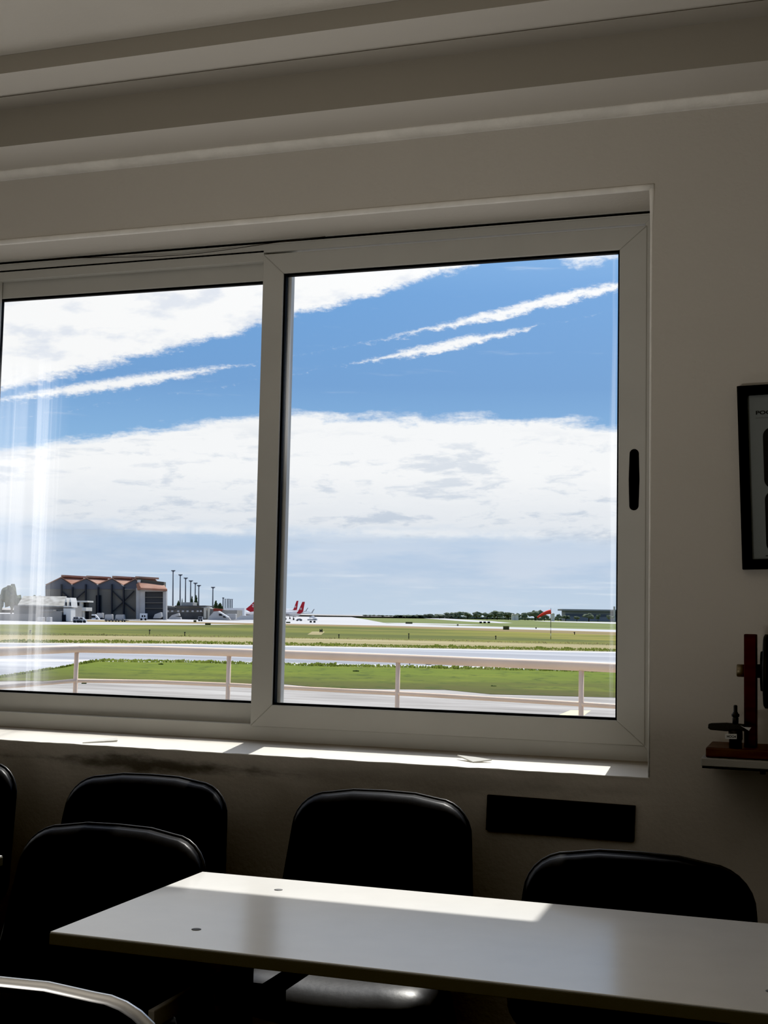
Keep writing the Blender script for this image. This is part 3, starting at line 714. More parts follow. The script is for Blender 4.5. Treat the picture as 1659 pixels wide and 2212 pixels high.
band('taxiway', [(0, 1388), (400, 1390.5), (700, 1396), (1000, 1401.5), (1330, 1407.5)], [(0, 1470), (60, 1452), (200, 1430), (400, 1430.5), (700, 1440), (1330, 1452)], M_TAXI, 0.06, 'wide pale taxiway crossing the airfield behind the railing')
# white edge lines painted on the taxiway
for (a, b) in (([(0, 1424), (400, 1427.2), (830, 1436.5), (1330, 1446)], [(0, 1428.5), (400, 1430.5), (830, 1440), (1330, 1449.5)]), ([(0, 1390), (400, 1391.4), (700, 1397.3), (1330, 1409)], [(0, 1391), (400, 1392.6), (700, 1398.7), (1330, 1410.6)])):
    band('painted_line', a, b, mat('line_paint', (0.70, 0.70, 0.69), 0.8), 0.075, 'white line painted along the taxiway edge')
gpoly('bright_grass', [(-300, 1480), (0, 1465), (110, 1447), (170, 1436), (210, 1429.5), (400, 1431), (700, 1439), (830, 1441), (1000, 1444), (1330, 1452), (2200, 1478), (2200, 1535), (1330, 1507), (1180, 1503), (1060, 1500), (960, 1490), (830, 1489), (700, 1486.5), (600, 1477), (400, 1477.5), (200, 1475), (60, 1471), (0, 1472), (-300, 1490)], M_GRASS1, 0.11, 'bright green grass strip behind the railing', True, 'grass')
gpoly('painted_mark', [(1206, 1545), (1232, 1534.5), (1276, 1535), (1262, 1545)], mat('yellow_paint', (0.72, 0.66, 0.33), 0.8), 0.02, 'pale yellow paint mark on the concrete by the railing')
# ragged tufts along the grass edges (one mass)
def tufts(edge, count, hmin, hmax, lift, name, label, spread=3.0, m=M_TUFT):
    mb = MB(); E = ext(edge)
    for _ in range(count):
        px = random.uniform(-40, 1400)
        for (x0, y0), (x1, y1) in zip(E, E[1:]):
            if x0 <= px <= x1: py = y0+(y1-y0)*(px-x0)/(x1-x0); break
        p = atZ(px, py, GZ); p += AWAY*random.uniform(-0.3, spread); h = random.uniform(hmin, hmax)*(0.6+0.8*abs(mnoise.noise(Vector((px*0.03, 0, 1)))))
        a = random.uniform(0, PI); wv = Vector((math.cos(a), math.sin(a), 0))*h*random.uniform(0.3, 0.7)
        ln = Vector((random.uniform(-.3, .3), random.uniform(-.3, .3), 0))*h
        p.z = GZ+lift*0.12
        mb.add([p-wv, p+wv, p+wv*0.7+ln+Vector((0, 0, h*0.8)), p+ln+Vector((0, 0, h)), p-wv*0.8+ln+Vector((0, 0, h*0.7))], [(0, 1, 2, 3, 4)])
    return tag(mb.build(name, m, fix=False), label, 'grass', None, 'stuff')
tufts([(0, 1465), (110, 1447), (170, 1436), (210, 1429.8), (400, 1431.5), (700, 1439.8), (830, 1442), (1330, 1453)], 4200, 0.06, 0.24, 0.1, 'grass_tufts', 'ragged weeds along the far edge of the bright grass strip')
tufts([(0, 1388), (400, 1390.5), (700, 1396), (1000, 1401.5), (1330, 1407.5)], 4500, 0.10, 0.30, 0.1, 'grass_tufts', 'dark ragged tufts where the dry verge meets the taxiway', 12.0)
tufts([(0, 1372), (400, 1376), (830, 1383), (1330, 1394)], 2500, 0.05, 0.2, 0.1, 'grass_tufts', 'rough grass line between field grass and dry verge', 14.0, M_DRYTUFT)

# ------------------------------------------------------------------ terrace railing
M_RAIL = mat('railing_cream', (0.78, 0.60, 0.45), 0.5, 0.3, var=0.08, scale=2.5)
struct(MB().prism([(-9, T, -0.16), (3.5, T, -0.16), (3.5, 6.1, -0.16), (-2.8, 6.4, -0.16), (-6.2, 6.9, -0.16), (-9, 3.0, -0.16)], (0, 0, 0.14)).build('terrace_slab', M_PAVE), 'concrete terrace outside the window')
rail = thing('terrace_railing', 'cream painted pipe railing along the terrace outside the window', 'railing', (-3, 5.5, 0))
def rp(px, py, z=1.0): return atZ(px, py, z)
dz_ = 0.033
tops = [(-260, 1412), (166, 1395.5), (330, 1398.5), (495, 1403.5), (860, 1417.0), (1256, 1433.5), (1660, 1452)]
TP = [rp(x, y+5.5, 1.0) for x, y in tops]; IV = Matrix.Translation(-rail.location)
def rbuild(mb, name): o = mb.build(name, M_RAIL, rail); o.matrix_parent_inverse = IV; return o
rbuild(MB().tube(TP, 0.030, 12), 'top_rail')
def dn(p, d): return p - Vector((0, 0, d))
rbuild(MB().tube([dn(p, 0.235) for p in TP], 0.0145, 10), 'middle_rail')
for i in (1, 3, 4, 5, 6):
    p = TP[i]
    rbuild(MB().tube([(p.x, p.y, -0.02), (p.x, p.y, 0.985)], 0.0165, 10), 'post')

# ------------------------------------------------------------------ helpers for things out on the field
def pp(mb, d, pix, t, off=0.0):
    """pixel outline standing on the vertical plane d metres ahead, given real thickness t"""
    return mb.prism([atD(x, y, d)+AWAY*off for x, y in pix], AWAY*t)
def mk(name, label, cat, px, py, d, group=None):
    p = atD(px, py, d); o = thing(name, label, cat, p, 0, group); o['_p'] = 0; del o['_p']; return o
def sub(mb, name, m, root, bevel=0.0):
    o = mb.build(name, m, root, bevel); o.matrix_parent_inverse = Matrix.Translation(-root.location); return o
def R(x0, y0, x1, y1): return [(x0, y1), (x1, y1), (x1, y0), (x0, y0)]
K = lambda *c: c
m_ = lambda n, c, **k: mat(n, c, k.pop('rough', 0.85), 0.15, **k)
M_HWALL = m_('hangar_wall', (0.155, 0.145, 0.125), var=0.2, scale=0.08)
M_HTOP = m_('hangar_slate_cladding', (0.105, 0.11, 0.13), var=0.1, scale=0.1)
M_HDARK = m_('hangar_steelwork', (0.035, 0.035, 0.04))
M_RUST = m_('rusty_roof', (0.30, 0.14, 0.09), col2=(0.42, 0.27, 0.20), scale=0.12, stretch=(1, 1, 0.2))
M_LGREY = m_('light_grey_panel', (0.42, 0.41, 0.40), var=0.08, scale=0.3)
M_DOOR = m_('roller_door', (0.055, 0.055, 0.058), var=0.25, scale=0.3, stretch=(0.1, 0.1, 2))
M_WALLW = m_('whitewashed_wall', (0.62, 0.61, 0.58), var=0.06, scale=0.3)
M_WALLG = m_('grey_rendered_wall', (0.26, 0.25, 0.235), var=0.1, scale=0.2)
M_ASB = m_('weathered_sheet_roof', (0.46, 0.45, 0.41), col2=(0.24, 0.23, 0.20), scale=0.5, stretch=(1.0, 1.0, 0.12))
M_DK2 = m_('dark_opening', (0.02, 0.02, 0.022))
M_VW = mat('vehicle_white', (0.72, 0.72, 0.72), 0.4, 0.4)
M_VG = mat('vehicle_grey', (0.22, 0.23, 0.25), 0.4, 0.4)
M_TYRE = m_('tyre', (0.02, 0.02, 0.02))
M_LEAF = gmat('dark_foliage', [(0.3, (0.012, 0.020, 0.010)), (0.6, (0.035, 0.05, 0.02)), (0.8, (0.06, 0.075, 0.03))], 0.5)
M_LEAF2 = gmat('far_foliage', [(0.3, (0.085, 0.105, 0.075)), (0.6, (0.13, 0.155, 0.10)), (0.8, (0.19, 0.21, 0.13))], 0.12)
M_TRUNK = m_('trunk', (0.06, 0.045, 0.03))
M_RED = m_('red_paint', (0.55, 0.03, 0.02), rough=0.5)
M_TAIL = m_('tail_red', (0.42, 0.02, 0.03), rough=0.5)

# ------------------------------------------------------------------ hangar
D = gd(230, 1338); D2 = gd(420, 1338.4)
hg = mk('hangar', 'big dark hangar with zigzag gabled rusty roof and a grey roller-door bay', 'building', 230, 1338, D)
eave = 1272; pk = [(98, 1265, 132, 1249, 155, 1264), (155, 1264, 186, 1250.5, 211, 1264), (211, 1264, 242, 1251, 266, 1266), (266, 1266, 292, 1252, 304, 1262)]
wl = MB(); pp(wl, D, [(98, 1338), (300, 1338), (300, 1273), (98, 1271.5)], 13); sub(wl, 'wall', M_HWALL, hg)
for (x0, y0, xp, yp, x1, y1) in pk:
    g_ = MB(); pp(g_, D-0.3, [(x0, 1272.5), (x1, 1273), (x1, y1), (xp, yp), (x0, y0)], 0.6); sub(g_, 'gable', M_HTOP, hg)
    r_ = MB()
    a, b, c2 = atD(x0, y0-1, D-1), atD(xp, yp-1.5, D-1), atD(x1, y1-1, D-1); V = AWAY*14 + SIDE*6
    up = Vector((0, 0, 0.3))
    r_.prism([a, b, b+up, a+up], V); r_.prism([b, c2, c2+up, b+up], V)
    # ridge skylight
    r_.prism([b+up, b+up+SIDE*1.5, b+up*3.6+SIDE*1.5, b+up*3.6], V)
    sub(r_, 'roof', M_RUST, hg)
for x in (132, 156, 184.5, 211.5, 241, 266.5):
    c_ = MB(); pp(c_, D-1.6, R(x-1.3, 1262 if x in (132, 184.5, 241) else 1268, x+1.3, 1338), 1.2); sub(c_, 'column', M_HDARK, hg)
for (xa, ya, xb, yb) in ((133, 1277, 155, 1298), (184, 1276, 160, 1297), (242, 1276, 266, 1300), (289, 1277, 266, 1300), (266, 1300, 242, 1322), (266, 1300, 290, 1320)):
    c_ = MB(); pp(c_, D-1.2, [(xa, ya+1.2), (xb, yb+1.2), (xb, yb-1.2), (xa, ya-1.2)], 0.8); sub(c_, 'brace', M_HDARK, hg)
c_ = MB(); pp(c_, D-0.8, R(207, 1286, 218, 1338), 0.7); sub(c_, 'doorway', M_DK2, hg)
# roller-door bay
bay = MB(); pp(bay, D-6, R(294, 1270, 303, 1337), 8); pp(bay, D-7, R(303, 1275, 313, 1338.5), 6); pp(bay, D-7, R(352, 1276, 359, 1339), 3); pp(bay, D-7, R(303, 1272, 359, 1278), 3)
sub(bay, 'bay_frame', M_LGREY, hg)
c_ = MB(); pp(c_, D-6.4, R(312.5, 1277, 352.5, 1338.5), 2); dr = sub(c_, 'roller_door', M_DOOR, hg)
for y in (1290, 1302, 1314):
    c_ = MB(); pp(c_, D-6.9, R(312.5, y-0.7, 352.5, y+0.7), 0.5); o = c_.build('door_rib', M_LGREY if False else M_HWALL); o.parent = dr
c_ = MB(); pp(c_, D-8, [(294, 1262), (300, 1258), (303, 1273), (297, 1275)], 3)
c_.prism([atD(298, 1260, D-2), atD(354, 1267, D-2), atD(361, 1277, D-10), atD(304, 1274, D-10)], (0, 0, 0.8)); sub(c_, 'canopy_roof', M_RUST, hg)
c_ = MB(); pp(c_, D-3, [(296, 1262), (354, 1269), (354, 1257), (297, 1250.5)], 5); sub(c_, 'parapet', m_('parapet_grey', (0.11, 0.105, 0.085)), hg)
c_ = MB(); pp(c_, D-4, R(296.5, 1252.5, 303, 1258), 1); sub(c_, 'white_box', M_WALLW, hg)
c_ = MB()
for x in (285, 288.5, 292): c_.tube([atD(x, 1253, D+2), atD(x, 1247.5, D+2)], 0.12, 5)
c_.tube([atD(284.5, 1248, D+2), atD(293, 1248.5, D+2)], 0.12, 5); sub(c_, 'roof_rail', M_HDARK, hg)

# ------------------------------------------------------------------ low buildings on the left
D1 = gd(100, 1342.5)
lb = mk('stone_shed', 'long low shed with weathered ribbed roof and white gable ends beside the hangar', 'building', 100, 1340, D1)
c_ = MB(); pp(c_, D1+4, R(30, 1308, 152, 1341), 16); sub(c_, 'wall', M_WALLG, lb)
c_ = MB(); c_.prism([atD(38, 1309, D1+3), atD(140, 1312, D1+3), atD(144, 1291, D1+12), atD(50, 1290, D1+12)], (0, 0, 0.4)); sub(c_, 'roof', M_ASB, lb)
for dx in (0, 9):
    c_ = MB(); pp(c_, D1+1, [(137+dx, 1312), (145.5+dx, 1312), (144.5+dx, 1300), (142.5+dx, 1291), (140+dx, 1301)], 8); gb = sub(c_, 'gable_end', M_WALLW, lb)
    c_ = MB(); pp(c_, D1+0.8, R(141.2+dx, 1301, 143.8+dx, 1308.5), 0.3); o = c_.build('window', M_DK2); o.parent = gb
c_ = MB(); pp(c_, D1+1, R(137, 1314, 153, 1342), 6); sub(c_, 'end_wall', M_WALLW, lb)
c_ = MB(); pp(c_, D1-1, R(83, 1320, 131, 1343), 5); pp(c_, D1-1.5, R(84, 1317, 115, 1321), 6); sub(c_, 'annex', M_WALLG, lb)
c_ = MB(); pp(c_, D1+0.7, R(133, 1328, 142, 1342), 0.4); sub(c_, 'doorway', M_DK2, lb)
hs = mk('white_house', 'small white two-storey house with dark windows in front of the hangar', 'building', 170, 1340, D1)
Dh = D1; D1 = D1+22
c_ = MB(); pp(c_, D1+6, R(154, 1299, 176, 1340), 8); pp(c_, D1+5.5, R(154, 1297.5, 189, 1301), 9); pp(c_, D1+5.5, R(174, 1312, 186, 1320), 9); pp(c_, D1+6, R(178, 1312, 181, 1340), 2); sub(c_, 'wall', M_WALLW, hs)
for r in (R(164.5, 1301.5, 171, 1312), R(161, 1321, 172, 1333)):
    c_ = MB(); pp(c_, D1+5.7, r, 0.25); sub(c_, 'window', M_DK2, hs)
c_ = MB(); pp(c_, D1+9, R(175.5, 1301, 186, 1312), 4); pp(c_, D1+8, R(176, 1320, 192, 1338), 4); sub(c_, 'veranda', M_DK2, hs)
D1 = Dh
gw = MB(); pp(gw, D1-2, R(-60, 1326, 79, 1342.5), 1.0); tag(gw.build('boundary_wall', M_WALLG), 'low grey wall left of the sheds at the apron edge', 'wall')
for (x0, x1, lab) in ((80, 92, 'larger whitish crate at the foot of the grey shed annex'), (100, 108, 'smaller whitish crate at the foot of the grey shed annex')):
    c_ = MB(); pp(c_, D1-9, R(x0, 1333, x1, 1344), 3); tag(c_.build('crate', M_LGREY, None, 0.15), lab, 'crate')

# ------------------------------------------------------------------ trees
def tree(name, label, px, pyb, pyt, wpx, d, m, group=None, cypress=False, seed=0):
    o = mk(name, label, 'tree', px, pyb, d, group); rnd = random.Random(seed)
    base = atD(px, pyb, d); top = atD(px, pyt, d); h = top.z-base.z; foot = Vector((base.x, base.y, GZ)); w2 = wpx*d/FPX/2
    mb = MB()
    if cypress:
        for k in range(5): mb.blob(base+Vector((0, 0, h*(0.15+0.18*k))), (w2*(1.05-0.18*k), w2*(1.05-0.18*k), h*0.2), seed+k, 2, 0.5)
    else:
        for k in range(11):
            a = rnd.uniform(0, 2*PI); q = rnd.uniform(0.15, 0.72); zz = rnd.uniform(0.36, 0.82)
            mb.blob(base+SIDE*w2*q*math.cos(a)+AWAY*w2*q*math.sin(a)+Vector((0, 0, h*zz)), (w2*rnd.uniform(.3, .5), w2*rnd.uniform(.3, .5), h*rnd.uniform(.15, .24)), seed*11+k, 2, 0.55, 2.3)
    sub(mb, 'crown', m, o)
    t = MB(); t.tube([tuple(foot), tuple(base+Vector((0, 0, h*0.6)))], max(0.15, w2*0.07), 7); sub(t, 'trunk', M_TRUNK, o)
    return o
tree('broadleaf_tree', 'tall grey-green tree at the far left behind the streaked glass', 24, 1330, 1262, 44, D1+60, M_LEAF2, None, False, 3)
tree('broadleaf_tree', 'low tree top showing over the ribbed shed roof, left of the hangar', 80, 1312, 1285, 24, D1+75, M_LEAF2, None, False, 5)
tree('broadleaf_tree', 'dark tree cut by the left edge of the view', -6, 1334, 1276, 26, D1+50, M_LEAF2, None, False, 8)
for i, (px, yb, yt, w_, lab) in enumerate(((385, 1312, 1298, 9, 'small dark cypress right of the hangar beside the tallest mast'), (393, 1312, 1294, 4, 'thin dark cypress between the second and third masts'),
        (414, 1312, 1289, 8, 'left of the two tall dark cypresses among the masts'), (423, 1312, 1287, 10, 'right of the two tall dark cypresses among the masts'),
        (466, 1314, 1298, 11, 'taller dark shrub over the red strip beside the lone mast'), (475, 1315, 1303, 14, 'lower dark shrub over the red strip beside the lone mast'))):
    tree('cypress_tree', lab, px, yb, yt, w_, D2+48+(i % 2)*12, M_LEAF, 'dark trees behind the terminal', True, 20+i)
TL = [(862, 1333.5, 1329, 26), (884, 1334, 1328.5, 24), (905, 1334.3, 1328, 26), (928, 1334.6, 1326.5, 26), (950, 1335, 1326, 28), (972, 1335.3, 1322.5, 24), (990, 1335.5, 1321.5, 26), (1010, 1336, 1323, 24), (1030, 1336.2, 1322, 26), (1052, 1336.6, 1323, 26), (1074, 1337, 1320.5, 26), (1098, 1337.4, 1324, 24), (1116, 1337.8, 1325, 18), (1134, 1338, 1323.5, 22), (1156, 1338.4, 1317, 32), (1176, 1338.8, 1326, 20), (1206, 1339, 1327, 14), (1222, 1339.4, 1330, 20), (1246, 1339.8, 1331, 16), (1272, 1340, 1325.5, 28), (1292, 1340.2, 1326, 10), (1318, 1340.6, 1329, 18)]
NM = ['low and flat beside the runway end', 'second from the runway end', 'third from the runway end', 'fourth from the runway end', 'fifth from the runway end', 'sixth from the runway end', 'tallest of the middle left stretch', 'eighth from the runway end', 'ninth from the runway end', 'middle of the row', 'with peaked crown mid-row', 'just left of the small white houses', 'between the small white houses', 'rounded, left of the tallest tree', 'tallest of the row, just left of the windsock', 'small, behind the windsock', 'right of the windsock pole', 'low, at the left end of the long building', 'lowest, before the left third of the long building', 'wide, before the middle of the long building', 'slender, before the long building', 'at the right end before the long building']
for i, ((px, yb, yt, w_), nm) in enumerate(zip(TL, NM)):
    tree('far_tree', 'horizon tree, '+nm, px, yb, yt-0.5, w_*1.12, 2600+(i % 3)*70, M_LEAF2, 'trees on the far horizon', False, 40+i)
hz_ = MB()
for k in range(60):
    px = 790 + k*9.2; hz_.blob(atD(px, HZ(px)+0.6, 3100), (7.5, 5, 2.6+2.2*random.random() if px > 860 else 1.7), k, 1, 0.5)
tag(hz_.build('far_scrub', M_LEAF2), 'low scrub running along the horizon under the far trees', 'scrub', None, 'stuff')

# ------------------------------------------------------------------ floodlight masts
M_MAST = m_('mast_steel', (0.10, 0.105, 0.12))
for i, (x, yt, yb, lab) in enumerate(((374, 1233, 1315, 'tallest floodlight mast, nearest the hangar'), (389.5, 1242, 1316, 'floodlight mast second from the hangar'), (401, 1249, 1316, 'floodlight mast third from the hangar'), (412, 1255, 1317, 'floodlight mast fourth from the hangar'), (422, 1260, 1317, 'floodlight mast fifth from the hangar'), (429.5, 1265, 1317, 'floodlight mast sixth from the hangar, shortest of the row'), (460, 1269, 1318, 'lone floodlight mast right of the row'), (482, 1292, 1320, 'short pale mast by the pole cluster'))):
    yb = 1338; o = mk('floodlight_mast', lab, 'mast', x, yb, D2+75, 'floodlight masts')
    c_ = MB(); c_.tube([atD(x-0.9, yb, D2+75), atD(x, yt, D2+75)], [0.46, 0.28], 8); sub(c_, 'pole', M_MAST, o)
    hw = 4.2 if yt < 1290 else 2
    c_ = MB(); pp(c_, D2+75, R(x-hw, yt-1.3, x+hw, yt+0.6), 1.2); pp(c_, D2+75, R(x-hw*.5, yt+0.6, x+hw*.5, yt+2.2), 0.8); sub(c_, 'lamp_head', M_MAST, o)
for i, (x, yt) in enumerate(((486.5, 1294), (491, 1294), (494.5, 1294), (498, 1294.5), (501.5, 1294.5))):
    o = MB(); o.tube([atD(x-0.3, 1338.6, D2+90), atD(x, yt, D2+90)], 0.30, 6); pp(o, D2+90, R(x-1.6, yt-0.4, x+1.6, yt+0.5), 0.6)
    tag(o.build('thin_pole', M_MAST), ('first', 'second', 'third', 'fourth', 'last')[i]+' thin pole from the left in the close cluster near the red tail', 'pole', 'cluster of thin poles')

# ------------------------------------------------------------------ terminal strip and equipment

tb = mk('terminal_building', 'long low grey-brown terminal block with a row of pale windows right of the hangar', 'building', 420, 1338, D2)
c_ = MB(); pp(c_, D2, [(358, 1338), (490, 1338), (512, 1338), (512, 1318), (490, 1318), (455, 1315), (440, 1312), (378, 1310), (358, 1308)], 25); sub(c_, 'wall', m_('terminal_wall', (0.26, 0.245, 0.22), var=0.2, scale=0.15), tb)
c_ = MB(); pp(c_, D2-2, R(378, 1308, 444, 1311), 26); pp(c_, D2-1.5, R(378, 1315.5, 442, 1318), 3); pp(c_, D2-1, R(358, 1313, 378, 1318), 3); pp(c_, D2-1, R(358, 1324, 436, 1337), 3); sub(c_, 'roof_edge_and_shade', m_('terminal_shadow', (0.085, 0.08, 0.075), var=0.3, scale=0.15), tb)  # roof edge, plus bands with wall shade put into their colour
for x in (362, 372, 385, 395, 405, 416, 427, 434):
    c_ = MB(); pp(c_, D2-1.7, R(x-2.3, 1318.5, x+2.3, 1322), 0.5); sub(c_, 'window', M_LGREY, tb)
c_ = MB(); pp(c_, D2+6, R(391, 1301, 417, 1309), 14); sub(c_, 'roof_house', m_('roof_house_wall', (0.40, 0.39, 0.36)), tb)
c_ = MB(); pp(c_, D2-3, R(440, 1313, 446, 1336), 3); pp(c_, D2-3, R(448, 1310, 452, 1338), 3); sub(c_, 'pier', m_('sandstone_pier', (0.48, 0.45, 0.38)), tb)
c_ = MB(); pp(c_, D2-1, [(461, 1314), (480, 1316), (480, 1320), (461, 1320)], 6); sub(c_, 'red_fascia', m_('dull_red', (0.26, 0.05, 0.035)), tb)
c_ = MB(); pp(c_, D2+60, R(484, 1313.5, 528, 1340), 8); tag(c_.build('white_roofline', M_VW), 'thin white roof strip behind the pole cluster', 'building')
sr = mk('covered_stairs', 'grey covered boarding stairs with a white sloping rail beside the terminal', 'boarding stairs', 475, 1339, D2-22)
c_ = MB(); pp(c_, D2-22, [(450, 1339), (498, 1339), (494, 1334), (472, 1320), (462, 1321), (452, 1332)], 3); sub(c_, 'body', M_LGREY, sr)
c_ = MB(); pp(c_, D2-22.4, [(470, 1321), (473, 1320), (494, 1333), (492, 1335)], 3.6); sub(c_, 'rail', M_VW, sr)
for r in (R(473, 1326, 480, 1330), R(482, 1331, 488, 1334)):
    c_ = MB(); pp(c_, D2-22.3, r, 0.3); sub(c_, 'opening', M_DK2, sr)
c_ = MB(); pp(c_, D2-14, R(488, 1326, 509, 1339), 6); tag(c_.build('cargo_container', M_LGREY, None, 0.2), 'grey cargo container right of the covered stairs', 'container')
c_ = MB(); pp(c_, D2-30, [(509, 1339), (513, 1334), (522, 1329), (532, 1330), (545, 1327), (560, 1326), (560, 1339)], 10); tag(c_.build('rubble_mound', M_FARAPRON), 'white heap beside the window mullion below the red tail', 'heap')
c_ = MB(); pp(c_, D2-28, [(362, 1338), (371, 1329), (386, 1324), (388, 1330), (378, 1332), (390, 1333), (391, 1338)], 3); tag(c_.build('loading_ramp', M_LGREY), 'grey wedge-shaped loading ramp at the foot of the terminal', 'ramp')

def wheels(root, xs, y, d, r, t=0.5):
    for x in xs:
        p = atD(x, y, d); c_ = MB(); n = 12
        c_.prism([p + SIDE*(r*math.cos(2*PI*k/n)) + Vector((0, 0, r*math.sin(2*PI*k/n))) for k in range(n)], AWAY*t); sub(c_, 'wheel', M_TYRE, root)
DV = gd(165, 1345)
def car(name, label, poly, glass, wh, m, wy, d=DV, wr=0.42, t=2.0):
    o = mk(name, label, 'vehicle', poly[0][0], wy, d, 'vehicles on the apron'); c_ = MB(); pp(c_, d, poly, t); sub(c_, 'body', m, o)
    for gq in glass:
        c_ = MB(); pp(c_, d-0.05, gq, 0.2); sub(c_, 'window', M_DK2, o)
    wheels(o, wh, wy-2, d-0.1, wr, 0.6); return o
car('jeep', 'dark grey jeep parked before the white house', [(157, 1343), (171, 1343), (171, 1336), (168, 1332.5), (159, 1332.5), (157, 1337)], [R(160, 1334, 163, 1337), R(164.5, 1334, 168, 1337)], (161, 168), M_VG, 1345)
car('car', 'small silver car right of the dark jeep', [(172, 1343), (185, 1343), (184, 1338), (180, 1337), (178, 1333.5), (172, 1333)], [R(173, 1335, 178, 1337.5)], (174.5, 182), mat('silver_paint', (0.36, 0.37, 0.38), 0.35, 0.5), 1345)
car('minibus', 'white minibus with a dark window band in front of the hangar', [(182, 1337.5), (215, 1338), (212, 1334), (205, 1327), (182, 1326.5)], [[(184, 1334.5), (207, 1334.5), (205, 1330), (184, 1330)]], (190, 209), M_VW, 1339.5, D-16)
for i, (x0, x1, y0, y1, lab) in enumerate(((208, 223, 1324, 1335, 'white tarpaulined baggage trailer nearest the minibus'), (226, 243.5, 1327, 1338, 'middle of the three white tarpaulined baggage trailers'), (249, 268, 1327.5, 1338, 'white tarpaulined baggage trailer farthest from the minibus'))):
    o = mk('baggage_trailer', lab, 'trailer', x0, y1, D-13, 'white baggage trailers'); c_ = MB(); pp(c_, D-13, [(x0, y1), (x1, y1), (x1-1, y0+1), (x1-3, y0), (x0+2, y0), (x0+0.5, y0+2)], 3); sub(c_, 'cover', M_LGREY, o); wheels(o, (x0+3, x1-3), y1+0.2, D-13, 0.3)
fd = mk('flat_dolly', 'long grey flat dolly in front of the white trailers', 'trailer', 250, 1343, gd(250, 1343))
c_ = MB(); pp(c_, gd(250, 1343), R(226, 1338.5, 275, 1341), 3); sub(c_, 'deck', M_VG, fd); wheels(fd, (229, 236, 243, 250, 256, 264, 269), 1341.8, gd(250, 1343), 0.25)
cb = car('cabin_truck', 'small white cabin truck in front of the roller door', R(302, 1325, 317, 1337), [R(306, 1329, 309, 1333), R(311, 1329, 314, 1333)], (305, 314), M_VW, 1339.6, D-13)
c_ = MB(); pp(c_, D-12, [(330, 1336), (334, 1327), (348, 1322), (349, 1332), (344, 1336)], 4); tag(c_.build('engine_cover', M_LGREY, None, 0.3), 'grey sheeted equipment inside the roller-door bay', 'equipment')
car('tractor', 'small grey tug on the white apron below the terminal windows', [(428, 1339), (437, 1339), (437, 1332), (428, 1332)], [R(429, 1333.5, 436, 1336)], (430, 435), M_VG, 1342, gd(432, 1342))
def board(name, label, r, d, post=True):
    o = mk(name, label, 'sign', r[0], r[3], d, 'airfield sign boards'); c_ = MB(); pp(c_, d, R(*r), 0.4); sub(c_, 'panel', m_('sign_back', (0.075, 0.08, 0.035)), o)
    return o
for r, lab in (((418, 1339.5, 424, 1344), 'small dark sign board on the apron before the tug'), ((443, 1346, 455, 1350), 'low dark board at the grass edge below the terminal'), ((618, 1343, 627, 1346), 'grey board on the apron right of the mullion'), ((876, 1343.5, 891, 1347.5), 'dark board left of centre in the right pane at the far taxiway'), ((987, 1348.5, 990.5, 1352), 'tiny board in the middle of the far grass'), ((1087, 1352.5, 1100, 1360.5), 'dark square board breaking the white taxiway line, left of the windsock')):
    board('sign_board', lab, r, min(900, ground_dist((r[0]+r[2])/2, r[3])))
for i, (x, y0, y1, lab) in enumerate(((65, 1362, 1369, 'marker post seen through the glass with painted reflection streaks'), (323, 1361, 1371, 'marker post in the field grass below the hangar'), (399, 1366, 1374, 'marker post in the field grass left of the mullion'), (732, 1371, 1379, 'faint marker post in the left part of the right pane'), (883, 1369, 1380.5, 'tall black marker post in the middle of the right pane'), (1071, 1374, 1381.5, 'marker post left of the windsock pole'), (1241, 1366, 1371, 'marker post just right of the windsock pole'), (1158, 1356, 1358.5, 'dark lamp on the white taxiway left of the windsock'), (885, 1431, 1436, 'small dark lamp at the near taxiway edge'))):
    d = ground_dist(x, y1); o = MB(); o.tube([atD(x, y1, d), atD(x, y0, d)], 0.42*d/FPX*2.2, 6); pp(o, d, R(x-1.4, y0-0.8, x+1.4, y0+1.4), 0.3)
    tag(o.build('marker_post', M_DK2), lab, 'marker', 'small airfield markers')
# lamps group on the slanting taxiway
for i, (x, lab) in enumerate(((1038.5, 'leftmost dark crate on the slanting far taxiway'), (1047, 'middle dark crate on the slanting far taxiway'), (1056, 'rightmost dark crate on the slanting far taxiway'))):
    c_ = MB(); pp(c_, gd(x, 1346.4), R(x-2.6, 1342.6, x+2.6, 1346.4), 1); tag(c_.build('equipment_box', M_DK2), lab, 'equipment', 'dark crates on the far taxiway')
gpoly('concrete_pad', [(664, 1371), (674, 1364.5), (702, 1364.5), (694, 1371.5)], M_DRY, 0.13, 'pale bare patch in the field grass right of the mullion')
d = ground_dist(693, 1366); o = MB(); pp(o, d, R(690.5, 1361.5, 696.5, 1364), 0.8); o.tube([atD(691.5, 1366, d), atD(691.5, 1359, d)], 0.12, 5); o.tube([atD(695.5, 1366, d), atD(695.5, 1358.5, d)], 0.12, 5)
tag(o.build('field_instrument', M_DK2), 'small black instrument with two rods on the bare patch', 'instrument')
